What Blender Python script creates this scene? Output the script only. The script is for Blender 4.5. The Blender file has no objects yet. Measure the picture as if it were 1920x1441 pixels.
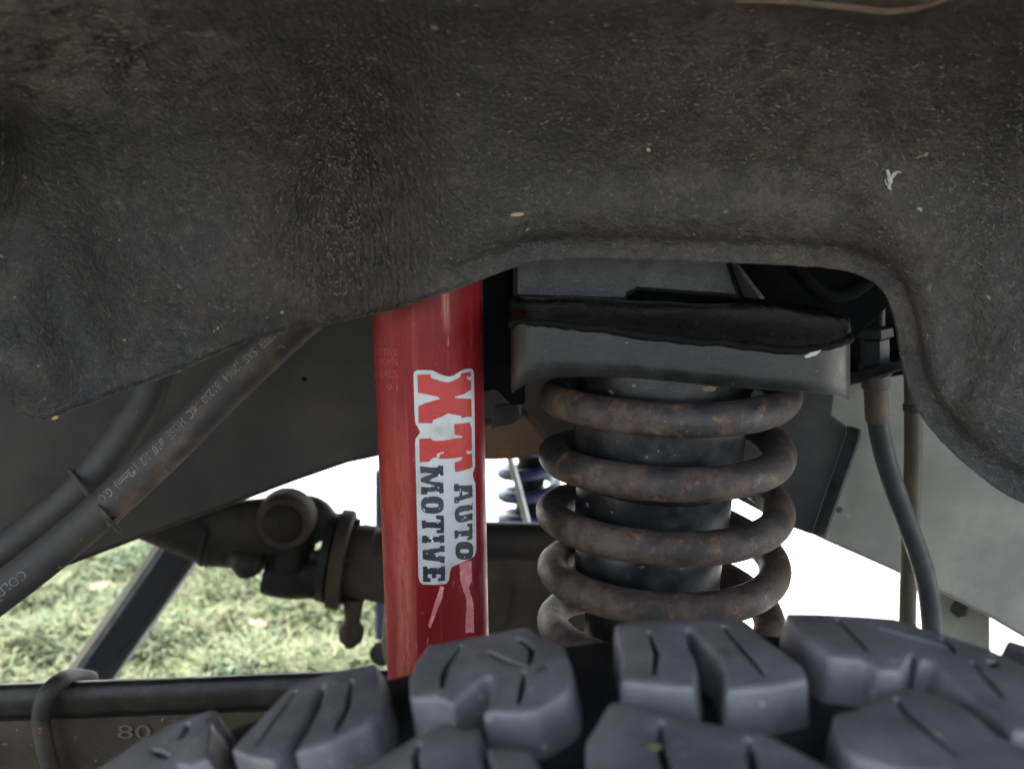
import bpy, bmesh, math, random
import numpy as np
from mathutils import Vector, Matrix
from mathutils.geometry import tessellate_polygon
from mathutils import noise as mnoise

random.seed(7)
RNG = np.random.default_rng(7)
S = bpy.context.scene
C = S.collection
R = math.radians

# ------------------------------------------------------------------ camera
CAMZ, PITCH, LENS = 0.973, R(12.0), 35.0
FPX = LENS / 36.0 * 1920.0
cam_d = bpy.data.cameras.new('camera')
cam_d.lens = LENS
cam_d.sensor_width = 36.0
cam_d.clip_start = 0.01
cam_d.clip_end = 500.0
cam_d.dof.use_dof = True
cam_d.dof.focus_distance = 0.51
cam_d.dof.aperture_fstop = 10.5
cam = bpy.data.objects.new('camera', cam_d)
cam.location = (0, 0, CAMZ)
cam.rotation_euler = (math.pi / 2 - PITCH, 0, 0)
C.objects.link(cam)
S.camera = cam

# ------------------------------------------------------------------ world, sun, exposure
SUN_EL, SUN_ROT = R(52), R(-22)
w = bpy.data.worlds.new('World')
S.world = w
w.use_nodes = True
nt = w.node_tree
bg = nt.nodes['Background']
sky = nt.nodes.new('ShaderNodeTexSky')
sky.sky_type = 'NISHITA'
sky.sun_disc = False
sky.sun_elevation = SUN_EL
sky.sun_rotation = SUN_ROT
sky.air_density = 1.0
sky.dust_density = 1.5
hz = nt.nodes.new('ShaderNodeHueSaturation')      # thin high haze whitens the blue
hz.inputs['Saturation'].default_value = 0.55
nt.links.new(sky.outputs[0], hz.inputs['Color'])
nt.links.new(hz.outputs[0], bg.inputs[0])
bg.inputs[1].default_value = 0.15
sun_d = bpy.data.lights.new('sun', 'SUN')
sun_d.energy = 4.5
sun_d.angle = R(0.5)
sun_d.color = (1.0, 0.94, 0.85)
sun = bpy.data.objects.new('sun', sun_d)
sd = Vector((math.sin(SUN_ROT) * math.cos(SUN_EL), math.cos(SUN_ROT) * math.cos(SUN_EL), math.sin(SUN_EL)))
sun.rotation_euler = (-sd).to_track_quat('-Z', 'Y').to_euler()
sun.location = sd * 20
C.objects.link(sun)
S.view_settings.view_transform = 'Standard'
S.view_settings.look = 'None'
S.view_settings.gamma = 1.0
S.view_settings.use_curve_mapping = False
S.view_settings.exposure = 2.85
S.cycles.max_bounces = 8
S.cycles.diffuse_bounces = 5
S.cycles.use_denoising = True

# ------------------------------------------------------------------ helpers
CT, ST = math.cos(PITCH), math.sin(PITCH)


def ray(px, py):
    u, v = (px - 960.0) / FPX, (720.5 - py) / FPX
    return Vector((u, CT + v * ST, -ST + v * CT))


CAM = Vector((0, 0, CAMZ))


def W(px, py, Y):
    """the place in the world on the vertical plane Y metres ahead that the photograph shows at px, py"""
    d = ray(px, py)
    return CAM + d * (Y / d.y)


def PXM(px, Y):
    """photo pixels to metres at depth Y"""
    return px * Y / CT / FPX


class G:
    """node graph helper"""

    def __init__(self, name):
        self.m = bpy.data.materials.new(name)
        self.m.use_nodes = True
        self.t = self.m.node_tree
        self.b = self.t.nodes['Principled BSDF']
        self.tc = self.t.nodes.new('ShaderNodeTexCoord')

    def n(self, typ, **kw):
        nd = self.t.nodes.new(typ)
        for k, v in kw.items():
            setattr(nd, k, v)
        return nd

    def l(self, a, b):
        self.t.links.new(a, b)

    def coord(self, scale=(1, 1, 1), rot=(0, 0, 0)):
        mp = self.n('ShaderNodeMapping')
        mp.inputs['Scale'].default_value = scale
        mp.inputs['Rotation'].default_value = rot
        self.l(self.tc.outputs['Object'], mp.inputs['Vector'])
        return mp.outputs[0]

    def noise(self, scale, detail=4, rough=0.6, stretch=(1, 1, 1), dist=0.0, rot=(0, 0, 0)):
        nd = self.n('ShaderNodeTexNoise')
        nd.inputs['Scale'].default_value = scale
        nd.inputs['Detail'].default_value = detail
        nd.inputs['Roughness'].default_value = rough
        nd.inputs['Distortion'].default_value = dist
        self.l(self.coord(stretch, rot), nd.inputs['Vector'])
        return nd.outputs['Fac']

    def ramp(self, fac, lo, hi, a=0.0, b=1.0):
        mr = self.n('ShaderNodeMapRange')
        mr.inputs['From Min'].default_value = lo
        mr.inputs['From Max'].default_value = hi
        mr.inputs['To Min'].default_value = a
        mr.inputs['To Max'].default_value = b
        self.l(fac, mr.inputs['Value'])
        return mr.outputs[0]

    def math(self, op, a, b):
        nd = self.n('ShaderNodeMath', operation=op)
        for i, x in enumerate((a, b)):
            if isinstance(x, (int, float)):
                nd.inputs[i].default_value = x
            else:
                self.l(x, nd.inputs[i])
        return nd.outputs[0]

    def mix(self, fac, a, b):
        nd = self.n('ShaderNodeMix', data_type='RGBA')
        if isinstance(fac, (int, float)):
            nd.inputs[0].default_value = fac
        else:
            self.l(fac, nd.inputs[0])
        for i, x in ((6, a), (7, b)):
            if isinstance(x, tuple):
                nd.inputs[i].default_value = (*x, 1)
            else:
                self.l(x, nd.inputs[i])
        return nd.outputs[2]

    def bump(self, h, strength, dist, prev=None):
        nd = self.n('ShaderNodeBump')
        nd.inputs['Strength'].default_value = strength
        nd.inputs['Distance'].default_value = dist
        self.l(h, nd.inputs['Height'])
        if prev is not None:
            self.l(prev, nd.inputs['Normal'])
        return nd.outputs[0]

    def out(self, col=None, rough=None, normal=None, metallic=None, coat=None, spec=None):
        for key, x in (('Base Color', col), ('Roughness', rough), ('Metallic', metallic), ('Coat Weight', coat), ('Specular IOR Level', spec)):
            if x is None:
                continue
            if isinstance(x, tuple):
                self.b.inputs[key].default_value = (*x, 1)
            elif isinstance(x, (int, float)):
                self.b.inputs[key].default_value = x
            else:
                self.l(x, self.b.inputs[key])
        if normal is not None:
            self.l(normal, self.b.inputs['Normal'])
        return self.m


def simple(name, base, rough=0.6, var=None, vs=60, lo=0.45, hi=0.65, bs=400, bst=0.3, bd=0.0008, metallic=0.0, spec=0.5, speck=None, sps=500, splo=0.68, sphi=0.74, stretch=(1, 1, 1)):
    g = G(name)
    col = base
    if var:
        col = g.mix(g.ramp(g.noise(vs, 6, 0.65, stretch), lo, hi), base, var)
    if speck:
        col = g.mix(g.ramp(g.noise(sps, 3, 0.6), splo, sphi), col, speck)
    rg = g.ramp(g.noise(vs * 2.3, 5), 0.3, 0.7, max(0.05, rough - 0.12), min(1, rough + 0.12))
    nrm = g.bump(g.noise(bs, 5, 0.65), bst, bd)
    return g.out(col, rg, nrm, metallic=metallic, spec=spec)


def mesh(name, verts, faces, mat, parent=None, smooth=None, kind=None):
    o0 = parent_origin(parent)
    me = bpy.data.meshes.new(name)
    me.from_pydata([tuple(Vector(v) - o0) for v in verts], [], faces)
    me.validate()
    bm = bmesh.new()
    bm.from_mesh(me)
    bmesh.ops.recalc_face_normals(bm, faces=bm.faces)
    bm.to_mesh(me)
    bm.free()
    me.materials.append(mat)
    if smooth is not None:
        me.shade_smooth()
        if smooth < 180:
            me.set_sharp_from_angle(angle=R(smooth))
    o = bpy.data.objects.new(name, me)
    C.objects.link(o)
    if parent is not None:
        o.parent = parent
    if kind:
        o['kind'] = kind
    return o


def parent_origin(p):
    v = Vector((0, 0, 0))
    while p is not None:
        v += p.location
        p = p.parent
    return v


def thing(name, label, cat, loc=(0, 0, 0), group=None):
    o = bpy.data.objects.new(name, None)
    o.empty_display_size = 0.02
    o.location = loc
    C.objects.link(o)
    tag(o, label, cat, group)
    return o


def tag(o, label, cat, group=None):
    o['label'] = label
    o['category'] = cat
    if group:
        o['group'] = group
    return o


def catmull(pts, n=12, closed=False):
    pts = [Vector(p) for p in pts]
    out = []
    m = len(pts)
    rng = range(m) if closed else range(m - 1)
    for i in rng:
        if closed:
            p0, p1, p2, p3 = pts[(i - 1) % m], pts[i], pts[(i + 1) % m], pts[(i + 2) % m]
        else:
            p0, p1, p2, p3 = pts[max(i - 1, 0)], pts[i], pts[i + 1], pts[min(i + 2, m - 1)]
        for k in range(n):
            t = k / n
            out.append(0.5 * ((2 * p1) + (p2 - p0) * t + (2 * p0 - 5 * p1 + 4 * p2 - p3) * t * t + (3 * p1 - p0 - 3 * p2 + p3) * t ** 3))
    if not closed:
        out.append(pts[-1])
    return out


def frames(pts):
    T = []
    for i in range(len(pts)):
        a, b = pts[max(i - 1, 0)], pts[min(i + 1, len(pts) - 1)]
        T.append((b - a).normalized())
    up = Vector((0, -1, 0)) if abs(T[0].y) < 0.9 else Vector((0, 0, 1))
    N = [(up - T[0] * up.dot(T[0])).normalized()]
    for i in range(1, len(pts)):
        v = N[-1] - T[i] * N[-1].dot(T[i])
        N.append(v.normalized())
    B = [T[i].cross(N[i]) for i in range(len(pts))]
    return T, N, B


def tube_data(pts, r, n=16, caps=True, flat=(1, 1), closed=False):
    T, N, B = frames(pts)
    rr = r if callable(r) else (lambda t: r)
    V, F = [], []
    m = len(pts)
    for i in range(m):
        q = rr(i / (m - 1))
        for k in range(n):
            a = 2 * math.pi * k / n
            V.append(pts[i] + N[i] * (math.cos(a) * q * flat[0]) + B[i] * (math.sin(a) * q * flat[1]))
    for i in range(m if closed else m - 1):
        for k in range(n):
            a, b = i * n + k, i * n + (k + 1) % n
            c, d = ((i + 1) % m) * n + (k + 1) % n, ((i + 1) % m) * n + k
            F.append((a, b, c, d))
    if caps and not closed:
        F.append(tuple(range(n))[::-1])
        F.append(tuple((m - 1) * n + k for k in range(n)))
    return V, F


def tube(name, pts, r, mat, parent=None, n=16, flat=(1, 1), closed=False, smooth=50):
    V, F = tube_data([Vector(p) for p in pts], r, n, True, flat, closed)
    return mesh(name, V, F, mat, parent, smooth)


def lathe(name, a, b, prof, mat, parent=None, n=48, smooth=40, wob=0.0):
    """prof: (distance along a->b in metres, radius)"""
    a, b = Vector(a), Vector(b)
    T = (b - a).normalized()
    up = Vector((0, -1, 0)) if abs(T.y) < 0.9 else Vector((0, 0, 1))
    N = (up - T * up.dot(T)).normalized()
    B = T.cross(N)
    V, F = [], []
    for (d, r) in prof:
        for k in range(n):
            t = 2 * math.pi * k / n
            q = r * (1 + wob * mnoise.noise(Vector((d * 90, math.cos(t) * 3, math.sin(t) * 3))))
            V.append(a + T * d + (N * math.cos(t) + B * math.sin(t)) * q)
    for i in range(len(prof) - 1):
        for k in range(n):
            F.append((i * n + k, i * n + (k + 1) % n, (i + 1) * n + (k + 1) % n, (i + 1) * n + k))
    F.append(tuple(range(n))[::-1])
    F.append(tuple((len(prof) - 1) * n + k for k in range(n)))
    return mesh(name, V, F, mat, parent, smooth)


def plate(name, pts, off, mat, parent=None, bevel=0.0012, smooth=35):
    """a sheet of real thickness: outline (world points) swept by vector off, with bevelled edges"""
    pts = [Vector(p) for p in pts]
    off = Vector(off)
    n = len(pts)
    V = pts + [p + off for p in pts]
    F = [tuple(range(n)), tuple(range(n, 2 * n))[::-1]]
    F += [(i, (i + 1) % n, n + (i + 1) % n, n + i) for i in range(n)]
    o = mesh(name, V, F, mat, parent, None)
    if bevel:
        md = o.modifiers.new('edge', 'BEVEL')
        md.width = bevel
        md.segments = 2
        md.limit_method = 'ANGLE'
        md.angle_limit = R(40)
        md.harden_normals = False
    o.data.shade_smooth()
    o.data.set_sharp_from_angle(angle=R(smooth))
    return o


def smstep(x, a, b):
    t = max(0.0, min(1.0, (x - a) / (b - a)))
    return t * t * (3 - 2 * t)


def text_mesh(body, size):
    cu = bpy.data.curves.new('t', 'FONT')
    cu.body = body
    cu.size = size
    cu.resolution_u = 3
    o = bpy.data.objects.new('t', cu)
    C.objects.link(o)
    bpy.context.view_layer.update()
    dg = bpy.context.evaluated_depsgraph_get()
    me = bpy.data.meshes.new_from_object(o.evaluated_get(dg))
    bpy.data.objects.remove(o)
    bpy.data.curves.remove(cu)
    V = [v.co.copy() for v in me.vertices]
    F = [tuple(p.vertices) for p in me.polygons]
    bpy.data.meshes.remove(me)
    return V, F


# ------------------------------------------------------------------ materials
def mat_undercoat():
    g = G('black textured underseal')
    big = g.noise(9, 5, 0.6)
    mid = g.noise(45, 7, 0.75)
    col = g.mix(g.ramp(big, 0.36, 0.66), (0.0125, 0.0116, 0.0110), (0.024, 0.0205, 0.0175))
    col = g.mix(g.ramp(mid, 0.48, 0.70, 0, 0.8), col, (0.046, 0.036, 0.026))
    sx = g.n('ShaderNodeSeparateXYZ')
    g.l(g.tc.outputs['Object'], sx.inputs[0])
    warp = g.math('MULTIPLY', g.math('SUBTRACT', g.noise(14, 4), 0.5), 0.10)
    xx = g.math('ADD', sx.outputs['X'], warp)

    def band(c, wd):
        return g.ramp(g.math('ABSOLUTE', g.math('SUBTRACT', xx, c), 0), wd, 0.0)
    # stains: a mud brown column, brown dust in the middle, olive dust top left
    rib_mask = band(-0.075, 0.060)
    grain = g.noise(260, 6, 0.8)
    col = g.mix(g.math('MULTIPLY', rib_mask, g.ramp(g.noise(70, 7, 0.8), 0.42, 0.64)), col, (0.098, 0.056, 0.038))
    col = g.mix(g.math('MULTIPLY', band(0.115, 0.10), g.ramp(g.noise(60, 7, 0.85), 0.44, 0.66)), col, (0.085, 0.058, 0.036))
    olive = g.math('MULTIPLY', band(-0.175, 0.085), g.ramp(sx.outputs['Z'], -0.01, 0.02))
    col = g.mix(g.math('MULTIPLY', olive, g.ramp(g.noise(80, 7, 0.8), 0.38, 0.58)), col, (0.150, 0.133, 0.090))
    col = g.mix(g.math('MULTIPLY', olive, g.ramp(g.noise(75, 5, 0.7, dist=0.5), 0.61, 0.66)), col, (0.30, 0.265, 0.18))
    # fine dust caught on the grain: light flecks and black pits
    col = g.mix(g.ramp(grain, 0.55, 0.68, 0, 0.75), col, (0.085, 0.070, 0.053))
    col = g.mix(g.ramp(grain, 0.47, 0.34, 0, 0.85), col, (0.008, 0.008, 0.008))
    fl = g.noise(620, 3, 0.7, (1, 1, 0.6), 0.8)
    col = g.mix(g.ramp(fl, 0.62, 0.70, 0, 0.55), col, (0.17, 0.145, 0.11))
    col = g.mix(g.ramp(g.noise(170, 3, 0.6), 0.715, 0.74), col, (0.26, 0.22, 0.15))
    # relief: orange peel everywhere, vertical puckers in the stained column
    wv = g.n('ShaderNodeTexWave', wave_type='BANDS', bands_direction='X')
    wv.inputs['Scale'].default_value = 90
    wv.inputs['Distortion'].default_value = 6
    wv.inputs['Detail'].default_value = 4
    wv.inputs['Detail Scale'].default_value = 3.0
    g.l(g.coord(), wv.inputs['Vector'])
    h1 = g.bump(g.noise(430, 4, 0.65), 0.85, 0.0018)
    h2 = g.bump(g.noise(1000, 3, 0.6), 0.8, 0.0007, h1)
    h3 = g.bump(g.math('MULTIPLY', rib_mask, g.math('ADD', g.math('MULTIPLY', wv.outputs['Fac'], 0.55), g.math('MULTIPLY', g.noise(340, 5, 0.75, (1, 1, 0.7)), 2.0))), 1.0, 0.0026, h2)
    h4 = g.bump(g.noise(60, 4, 0.6), 0.3, 0.004, h3)
    return g.out(col, g.ramp(g.noise(200, 4), 0.3, 0.7, 0.40, 0.70), h4, spec=0.5)


def mat_coil():
    g = G('rusted spring steel with black paint remains')
    col = g.mix(g.ramp(g.noise(60, 6, 0.7), 0.4, 0.62), (0.027, 0.021, 0.018), (0.088, 0.061, 0.046))
    sp = g.n('ShaderNodeSeparateXYZ')
    g.l(g.tc.outputs['Object'], sp.inputs[0])
    pm = g.math('ADD', g.noise(24, 5, 0.7), g.ramp(sp.outputs['Z'], 0.06, 0.18, -0.05, 0.09))
    col = g.mix(g.ramp(pm, 0.50, 0.62, 0, 0.75), col, (0.013, 0.013, 0.0155))
    col = g.mix(g.ramp(g.noise(85, 7, 0.75, dist=0.4), 0.57, 0.65, 0, 0.85), col, (0.18, 0.068, 0.032))
    col = g.mix(g.ramp(g.noise(48, 7, 0.85), 0.58, 0.72, 0, 0.8), col, (0.21, 0.17, 0.135))
    col = g.mix(g.ramp(g.noise(520, 3), 0.69, 0.75, 0, 0.8), col, (0.26, 0.22, 0.17))
    nrm = g.bump(g.noise(300, 6, 0.7), 0.7, 0.0008)
    nrm = g.bump(g.noise(70, 5, 0.6), 0.4, 0.0010, nrm)
    return g.out(col, g.ramp(g.noise(24, 4, 0.6), 0.45, 0.62, 0.68, 0.42), nrm, spec=0.35)


def mat_red():
    g = G('scuffed red paint')
    col = g.mix(g.ramp(g.noise(30, 5, 0.6, (1, 1, 0.25)), 0.4, 0.7), (0.130, 0.005, 0.008), (0.225, 0.010, 0.012))
    st = g.noise(170, 6, 0.75, (1, 1, 0.04))
    col = g.mix(g.ramp(st, 0.54, 0.74, 0, 0.6), col, (0.36, 0.062, 0.042))
    # long dusty wear band on the left flank, and a tan streak high up
    sp = g.n('ShaderNodeSeparateXYZ')
    g.l(g.tc.outputs['Object'], sp.inputs[0])
    x = g.math('ADD', sp.outputs['X'], g.math('MULTIPLY', g.math('SUBTRACT', g.noise(60, 4, 0.6, (1, 1, 0.2)), 0.5), 0.006))
    bandm = g.ramp(g.math('ABSOLUTE', g.math('ADD', x, 0.0165), 0), 0.0065, 0.0015)
    low = g.ramp(sp.outputs['Z'], 0.30, 0.20)
    col = g.mix(g.math('MULTIPLY', g.math('MULTIPLY', bandm, low), g.ramp(g.noise(220, 6, 0.8, (1, 1, 0.12)), 0.36, 0.56)), col, (0.30, 0.070, 0.045))
    streak = g.ramp(g.math('ABSOLUTE', g.math('SUBTRACT', x, 0.0068), 0), 0.0024, 0.0004)
    hi = g.ramp(sp.outputs['Z'], 0.325, 0.34)
    col = g.mix(g.math('MULTIPLY', g.math('MULTIPLY', streak, hi), g.ramp(g.noise(260, 6, 0.8, (1, 1, 0.08)), 0.34, 0.54)), col, (0.36, 0.15, 0.095))
    # fine scratches, chips and grime
    st2 = g.noise(330, 4, 0.7, (1, 1, 0.10), 0.6, (0.2, 0.15, 0))
    col = g.mix(g.ramp(st2, 0.66, 0.71, 0, 0.5), col, (0.48, 0.26, 0.21))
    col = g.mix(g.ramp(g.noise(420, 4, 0.7), 0.68, 0.73, 0, 0.6), col, (0.42, 0.20, 0.15))
    col = g.mix(g.ramp(g.noise(120, 7, 0.8), 0.56, 0.70, 0, 0.75), col, (0.06, 0.016, 0.014))
    nrm = g.bump(g.noise(500, 4, 0.6), 0.15, 0.0004)
    return g.out(col, g.ramp(g.noise(60, 5, 0.6), 0.3, 0.7, 0.34, 0.55), nrm, spec=0.22)


M = {}
M['undercoat'] = mat_undercoat()
M['coil'] = mat_coil()
M['red'] = mat_red()
M['perch'] = simple('thick gloss black chassis paint', (0.0035, 0.0035, 0.0038), 0.24, (0.007, 0.0065, 0.006), 30, bs=90, bst=0.35, bd=0.0012, speck=(0.09, 0.085, 0.075), sps=420, splo=0.705, sphi=0.73, spec=0.25)
M['tower'] = simple('pitted black chassis paint', (0.011, 0.011, 0.0125), 0.40, (0.020, 0.020, 0.020), 60, bs=600, bst=0.55, bd=0.0007, speck=(0.004, 0.004, 0.004), sps=130, splo=0.70, sphi=0.72, spec=0.45)
M['band'] = simple('satin grey-green black steel', (0.0050, 0.0053, 0.0053), 0.40, (0.0125, 0.0132, 0.0122), 26, 0.38, 0.68, bs=420, bst=0.25, bd=0.0005, speck=(0.15, 0.15, 0.14), splo=0.70, sphi=0.76, spec=0.4)
M['sleeve'] = simple('blue black bump stop rubber', (0.0080, 0.0080, 0.0092), 0.38, (0.028, 0.0275, 0.027), 34, 0.50, 0.62, bs=500, bst=0.3, bd=0.0005, speck=(0.13, 0.13, 0.13), sps=170, splo=0.66, sphi=0.72, spec=0.45)
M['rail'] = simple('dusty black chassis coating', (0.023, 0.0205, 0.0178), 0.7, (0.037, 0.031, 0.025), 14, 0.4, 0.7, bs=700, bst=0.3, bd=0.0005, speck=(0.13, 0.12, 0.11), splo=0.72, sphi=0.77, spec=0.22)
M['greygreen'] = simple('grey green with brighter light painted in', (0.165, 0.163, 0.140), 0.65, (0.25, 0.243, 0.205), 16, 0.4, 0.68, bs=400, bst=0.2, bd=0.0005, speck=(0.42, 0.41, 0.36), sps=42, splo=0.68, sphi=0.74, spec=0.3)
M['hanger'] = simple('dull dark bracket steel', (0.020, 0.020, 0.020), 0.5, (0.042, 0.040, 0.037), 36, 0.4, 0.66, bs=420, bst=0.3, bd=0.0005, speck=(0.18, 0.16, 0.13), splo=0.72, sphi=0.76, spec=0.3)
M['rust'] = simple('brown rusted steel', (0.105, 0.066, 0.037), 0.8, (0.20, 0.075, 0.028), 70, 0.54, 0.68, bs=350, bst=0.6, bd=0.0009, spec=0.2)
M['hose'] = simple('dusty rubber hose', (0.022, 0.020, 0.0185), 0.62, (0.038, 0.032, 0.025), 30, 0.42, 0.68, bs=900, bst=0.25, bd=0.0003, speck=(0.22, 0.085, 0.035), sps=110, splo=0.71, sphi=0.75, spec=0.3)
M['brake'] = simple('black rubber brake hose', (0.026, 0.028, 0.029), 0.55, (0.045, 0.045, 0.043), 50, bs=900, bst=0.2, bd=0.0003, spec=0.35)
M['pipe'] = simple('olive brown metal pipe', (0.050, 0.045, 0.034), 0.5, (0.085, 0.068, 0.044), 40, bs=400, bst=0.3, bd=0.0005, spec=0.3)
M['shaft'] = simple('oily dark driveline steel', (0.012, 0.010, 0.008), 0.6, (0.026, 0.020, 0.014), 26, 0.45, 0.7, bs=260, bst=0.5, bd=0.001, spec=0.22)
M['axle'] = simple('brown dusted axle casting', (0.050, 0.037, 0.026), 0.8, (0.030, 0.023, 0.017), 16, bs=240, bst=0.5, bd=0.001, spec=0.15)
M['blackbar'] = simple('gloss black tube paint', (0.006, 0.0065, 0.009), 0.38, (0.009, 0.009, 0.011), 20, bs=300, bst=0.1, bd=0.0004, spec=0.15)
M['arm'] = simple('grimy control arm steel', (0.046, 0.036, 0.024), 0.75, (0.024, 0.019, 0.014), 22, 0.42, 0.68, bs=260, bst=0.6, bd=0.0012, speck=(0.21, 0.18, 0.12), sps=160, splo=0.68, sphi=0.76, spec=0.2)
M['armtop'] = simple('black greasy arm flange', (0.012, 0.010, 0.009), 0.5, (0.034, 0.027, 0.020), 34, 0.5, 0.7, bs=300, bst=0.6, bd=0.001, spec=0.35)
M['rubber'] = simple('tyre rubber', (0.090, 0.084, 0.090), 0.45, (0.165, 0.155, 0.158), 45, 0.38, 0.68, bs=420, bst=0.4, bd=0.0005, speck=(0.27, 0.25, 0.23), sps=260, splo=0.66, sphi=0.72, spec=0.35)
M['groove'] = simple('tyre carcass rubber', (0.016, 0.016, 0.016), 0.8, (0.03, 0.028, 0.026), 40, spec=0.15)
M['rim'] = simple('grey alloy', (0.3, 0.3, 0.3), 0.4, metallic=0.6)
M['ferrule'] = simple('browned ferrule steel', (0.060, 0.045, 0.036), 0.65, (0.10, 0.065, 0.045), 60)
M['palebrown'] = simple('pale brown raised figures', (0.080, 0.063, 0.042), 0.85)
M['cap'] = simple('dark grease cap', (0.018, 0.015, 0.012), 0.7, spec=0.15)
M['void'] = simple('black with cavity shade painted in', (0.004, 0.004, 0.004), 0.8, spec=0.06)  # near-black colour paints in the darkness of the gaps
M['ribsteel'] = simple('pale steel with lit edges painted in', (0.075, 0.074, 0.070), 0.55, (0.03, 0.03, 0.03), 80, bs=300, spec=0.3)  # paleness of the lit rib and flange edges is put into the colour
M['tan'] = simple('pale tan painted sunlight', (0.34, 0.30, 0.23), 0.7, (0.42, 0.38, 0.30), 20)
M['blue'] = simple('blue paint', (0.013, 0.022, 0.08), 0.4, (0.008, 0.012, 0.04), 40)
M['steel'] = simple('bare grey steel', (0.35, 0.35, 0.36), 0.4, (0.25, 0.25, 0.25), 30, metallic=0.5)
M['body'] = simple('dark body paint', (0.03, 0.03, 0.032), 0.35)
M['straw'] = simple('dry straw', (0.30, 0.19, 0.09), 0.8)
M['lint'] = simple('pale lint', (0.36, 0.345, 0.30), 0.9)
M['fibre'] = simple('dusty plant fibre', (0.125, 0.105, 0.075), 0.9, (0.055, 0.042, 0.030), 60)
M['print'] = simple('worn grey hose print', (0.12, 0.115, 0.105), 0.75, (0.05, 0.046, 0.042), 120, 0.45, 0.65)
M['redmark'] = simple('stamped red paint', (0.22, 0.02, 0.022), 0.5)
M['sticker'] = simple('white vinyl', (0.42, 0.42, 0.41), 0.4, (0.27, 0.265, 0.245), 70, 0.48, 0.75, bs=300, bst=0.1, bd=0.0003, speck=(0.22, 0.22, 0.21), sps=380, splo=0.75, sphi=0.77)
M['redink'] = simple('printed red ink', (0.36, 0.022, 0.018), 0.45, (0.30, 0.026, 0.024), 50, speck=(0.55, 0.5, 0.48), sps=260, splo=0.735, sphi=0.75)
M['blackink'] = simple('worn printed black ink', (0.018, 0.019, 0.026), 0.45, (0.040, 0.042, 0.05), 60, speck=(0.6, 0.6, 0.6), sps=330, splo=0.655, sphi=0.675)
M['residue'] = simple('dried tape residue', (0.46, 0.12, 0.12), 0.5, (0.52, 0.24, 0.22), 160, 0.45, 0.65)
M['leaf'] = simple('dry pinkish leaf', (0.20, 0.115, 0.085), 0.8, (0.13, 0.07, 0.05), 40)


def mat_ground():
    g = G('short lawn soil and thatch')
    col = g.mix(g.ramp(g.noise(9, 6, 0.7), 0.38, 0.62), (0.092, 0.096, 0.068), (0.14, 0.122, 0.092))
    col = g.mix(g.ramp(g.noise(60, 5, 0.7), 0.45, 0.65), col, (0.075, 0.085, 0.06))
    return g.out(col, 0.9, g.bump(g.noise(120, 5, 0.7), 0.8, 0.01))


def mat_drive():
    g = G('pale concrete driveway')
    col = g.mix(g.ramp(g.noise(6, 6, 0.7), 0.35, 0.65), (0.33, 0.325, 0.31), (0.39, 0.385, 0.37))
    return g.out(col, 0.85, g.bump(g.noise(300, 4, 0.7), 0.3, 0.002))


def mat_blade():
    g = G('grass blade')
    wn = g.n('ShaderNodeTexWhiteNoise', noise_dimensions='3D')
    sn = g.n('ShaderNodeVectorMath', operation='SNAP')
    sn.inputs[1].default_value = (0.02, 0.02, 1.0)
    g.l(g.tc.outputs['Object'], sn.inputs[0])
    g.l(sn.outputs[0], wn.inputs['Vector'])
    col = g.mix(g.ramp(wn.outputs['Value'], 0, 1), (0.100, 0.132, 0.068), (0.140, 0.162, 0.092))
    col = g.mix(g.ramp(g.noise(38, 5, 0.8), 0.52, 0.64), col, (0.23, 0.195, 0.145))
    col = g.mix(g.ramp(g.noise(9, 4, 0.6), 0.5, 0.7, 0, 0.8), col, (0.115, 0.165, 0.115))
    return g.out(col, 0.9, spec=0.08)


M['ground'] = mat_ground()
M['drive'] = mat_drive()
M['blade'] = mat_blade()

# ------------------------------------------------------------------ ground
gr = mesh('ground', [(-150, -150, 0), (150, -150, 0), (150, 150, 0), (-150, 150, 0)], [(0, 1, 2, 3)], M['ground'], None, kind='structure')


def gpt(px, py):
    d = ray(px, py)
    return CAM + d * (-CAMZ / d.z)


edge = [(-60, 4.2), (-6, 3.25), (-1.4, 2.95), (-0.55, 2.75), (-0.22, 2.2), (0.0, 1.55), (0.25, 0.9), (0.8, 0.2), (6, -1.5), (60, -6)]
ed = [Vector((x, y, 0.004)) for x, y in edge]
V, F = [], []
for p in ed:
    V += [p, Vector((p.x, p.y + 70, 0.004))]
for i in range(len(ed) - 1):
    F.append((2 * i, 2 * i + 2, 2 * i + 3, 2 * i + 1))
mesh('driveway', V, F, M['drive'], None, kind='structure')


def drive_y(x):
    for a, b in zip(ed[:-1], ed[1:]):
        if a.x <= x <= b.x:
            t = (x - a.x) / max(1e-6, b.x - a.x)
            return a.y + (b.y - a.y) * t
    return -99


# lawn: one field of blades under and beyond the far side of the car
V, F = [], []
cnt = 0
while cnt < 60000:
    x, y = random.uniform(-2.3, 0.1), random.uniform(1.35, 3.0)
    dy = drive_y(x)
    if y > dy + random.uniform(-0.06, 0.05):
        continue
    cl = mnoise.noise(Vector((x * 7, y * 7, 0)))
    if random.random() > 0.65 + 0.5 * cl:
        continue
    h = random.uniform(0.018, 0.065) * (1 + 0.6 * cl)
    a = random.uniform(0, math.tau)
    ln = random.uniform(0.3, 1.5) * h
    wd = random.uniform(0.0011, 0.0028)
    dx, dy2 = math.cos(a), math.sin(a)
    b = Vector((x, y, 0.0))
    s = Vector((-dy2, dx, 0)) * wd
    p1 = b + Vector((dx * ln * 0.35, dy2 * ln * 0.35, h * 0.65))
    p2 = b + Vector((dx * ln, dy2 * ln, h * random.uniform(0.75, 1.05)))
    k = len(V)
    V += [b - s, b + s, p1 - s * 0.8, p1 + s * 0.8, p2]
    F += [(k, k + 1, k + 3, k + 2), (k + 2, k + 3, k + 4)]
    cnt += 1
me = bpy.data.meshes.new('grass')
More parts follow.
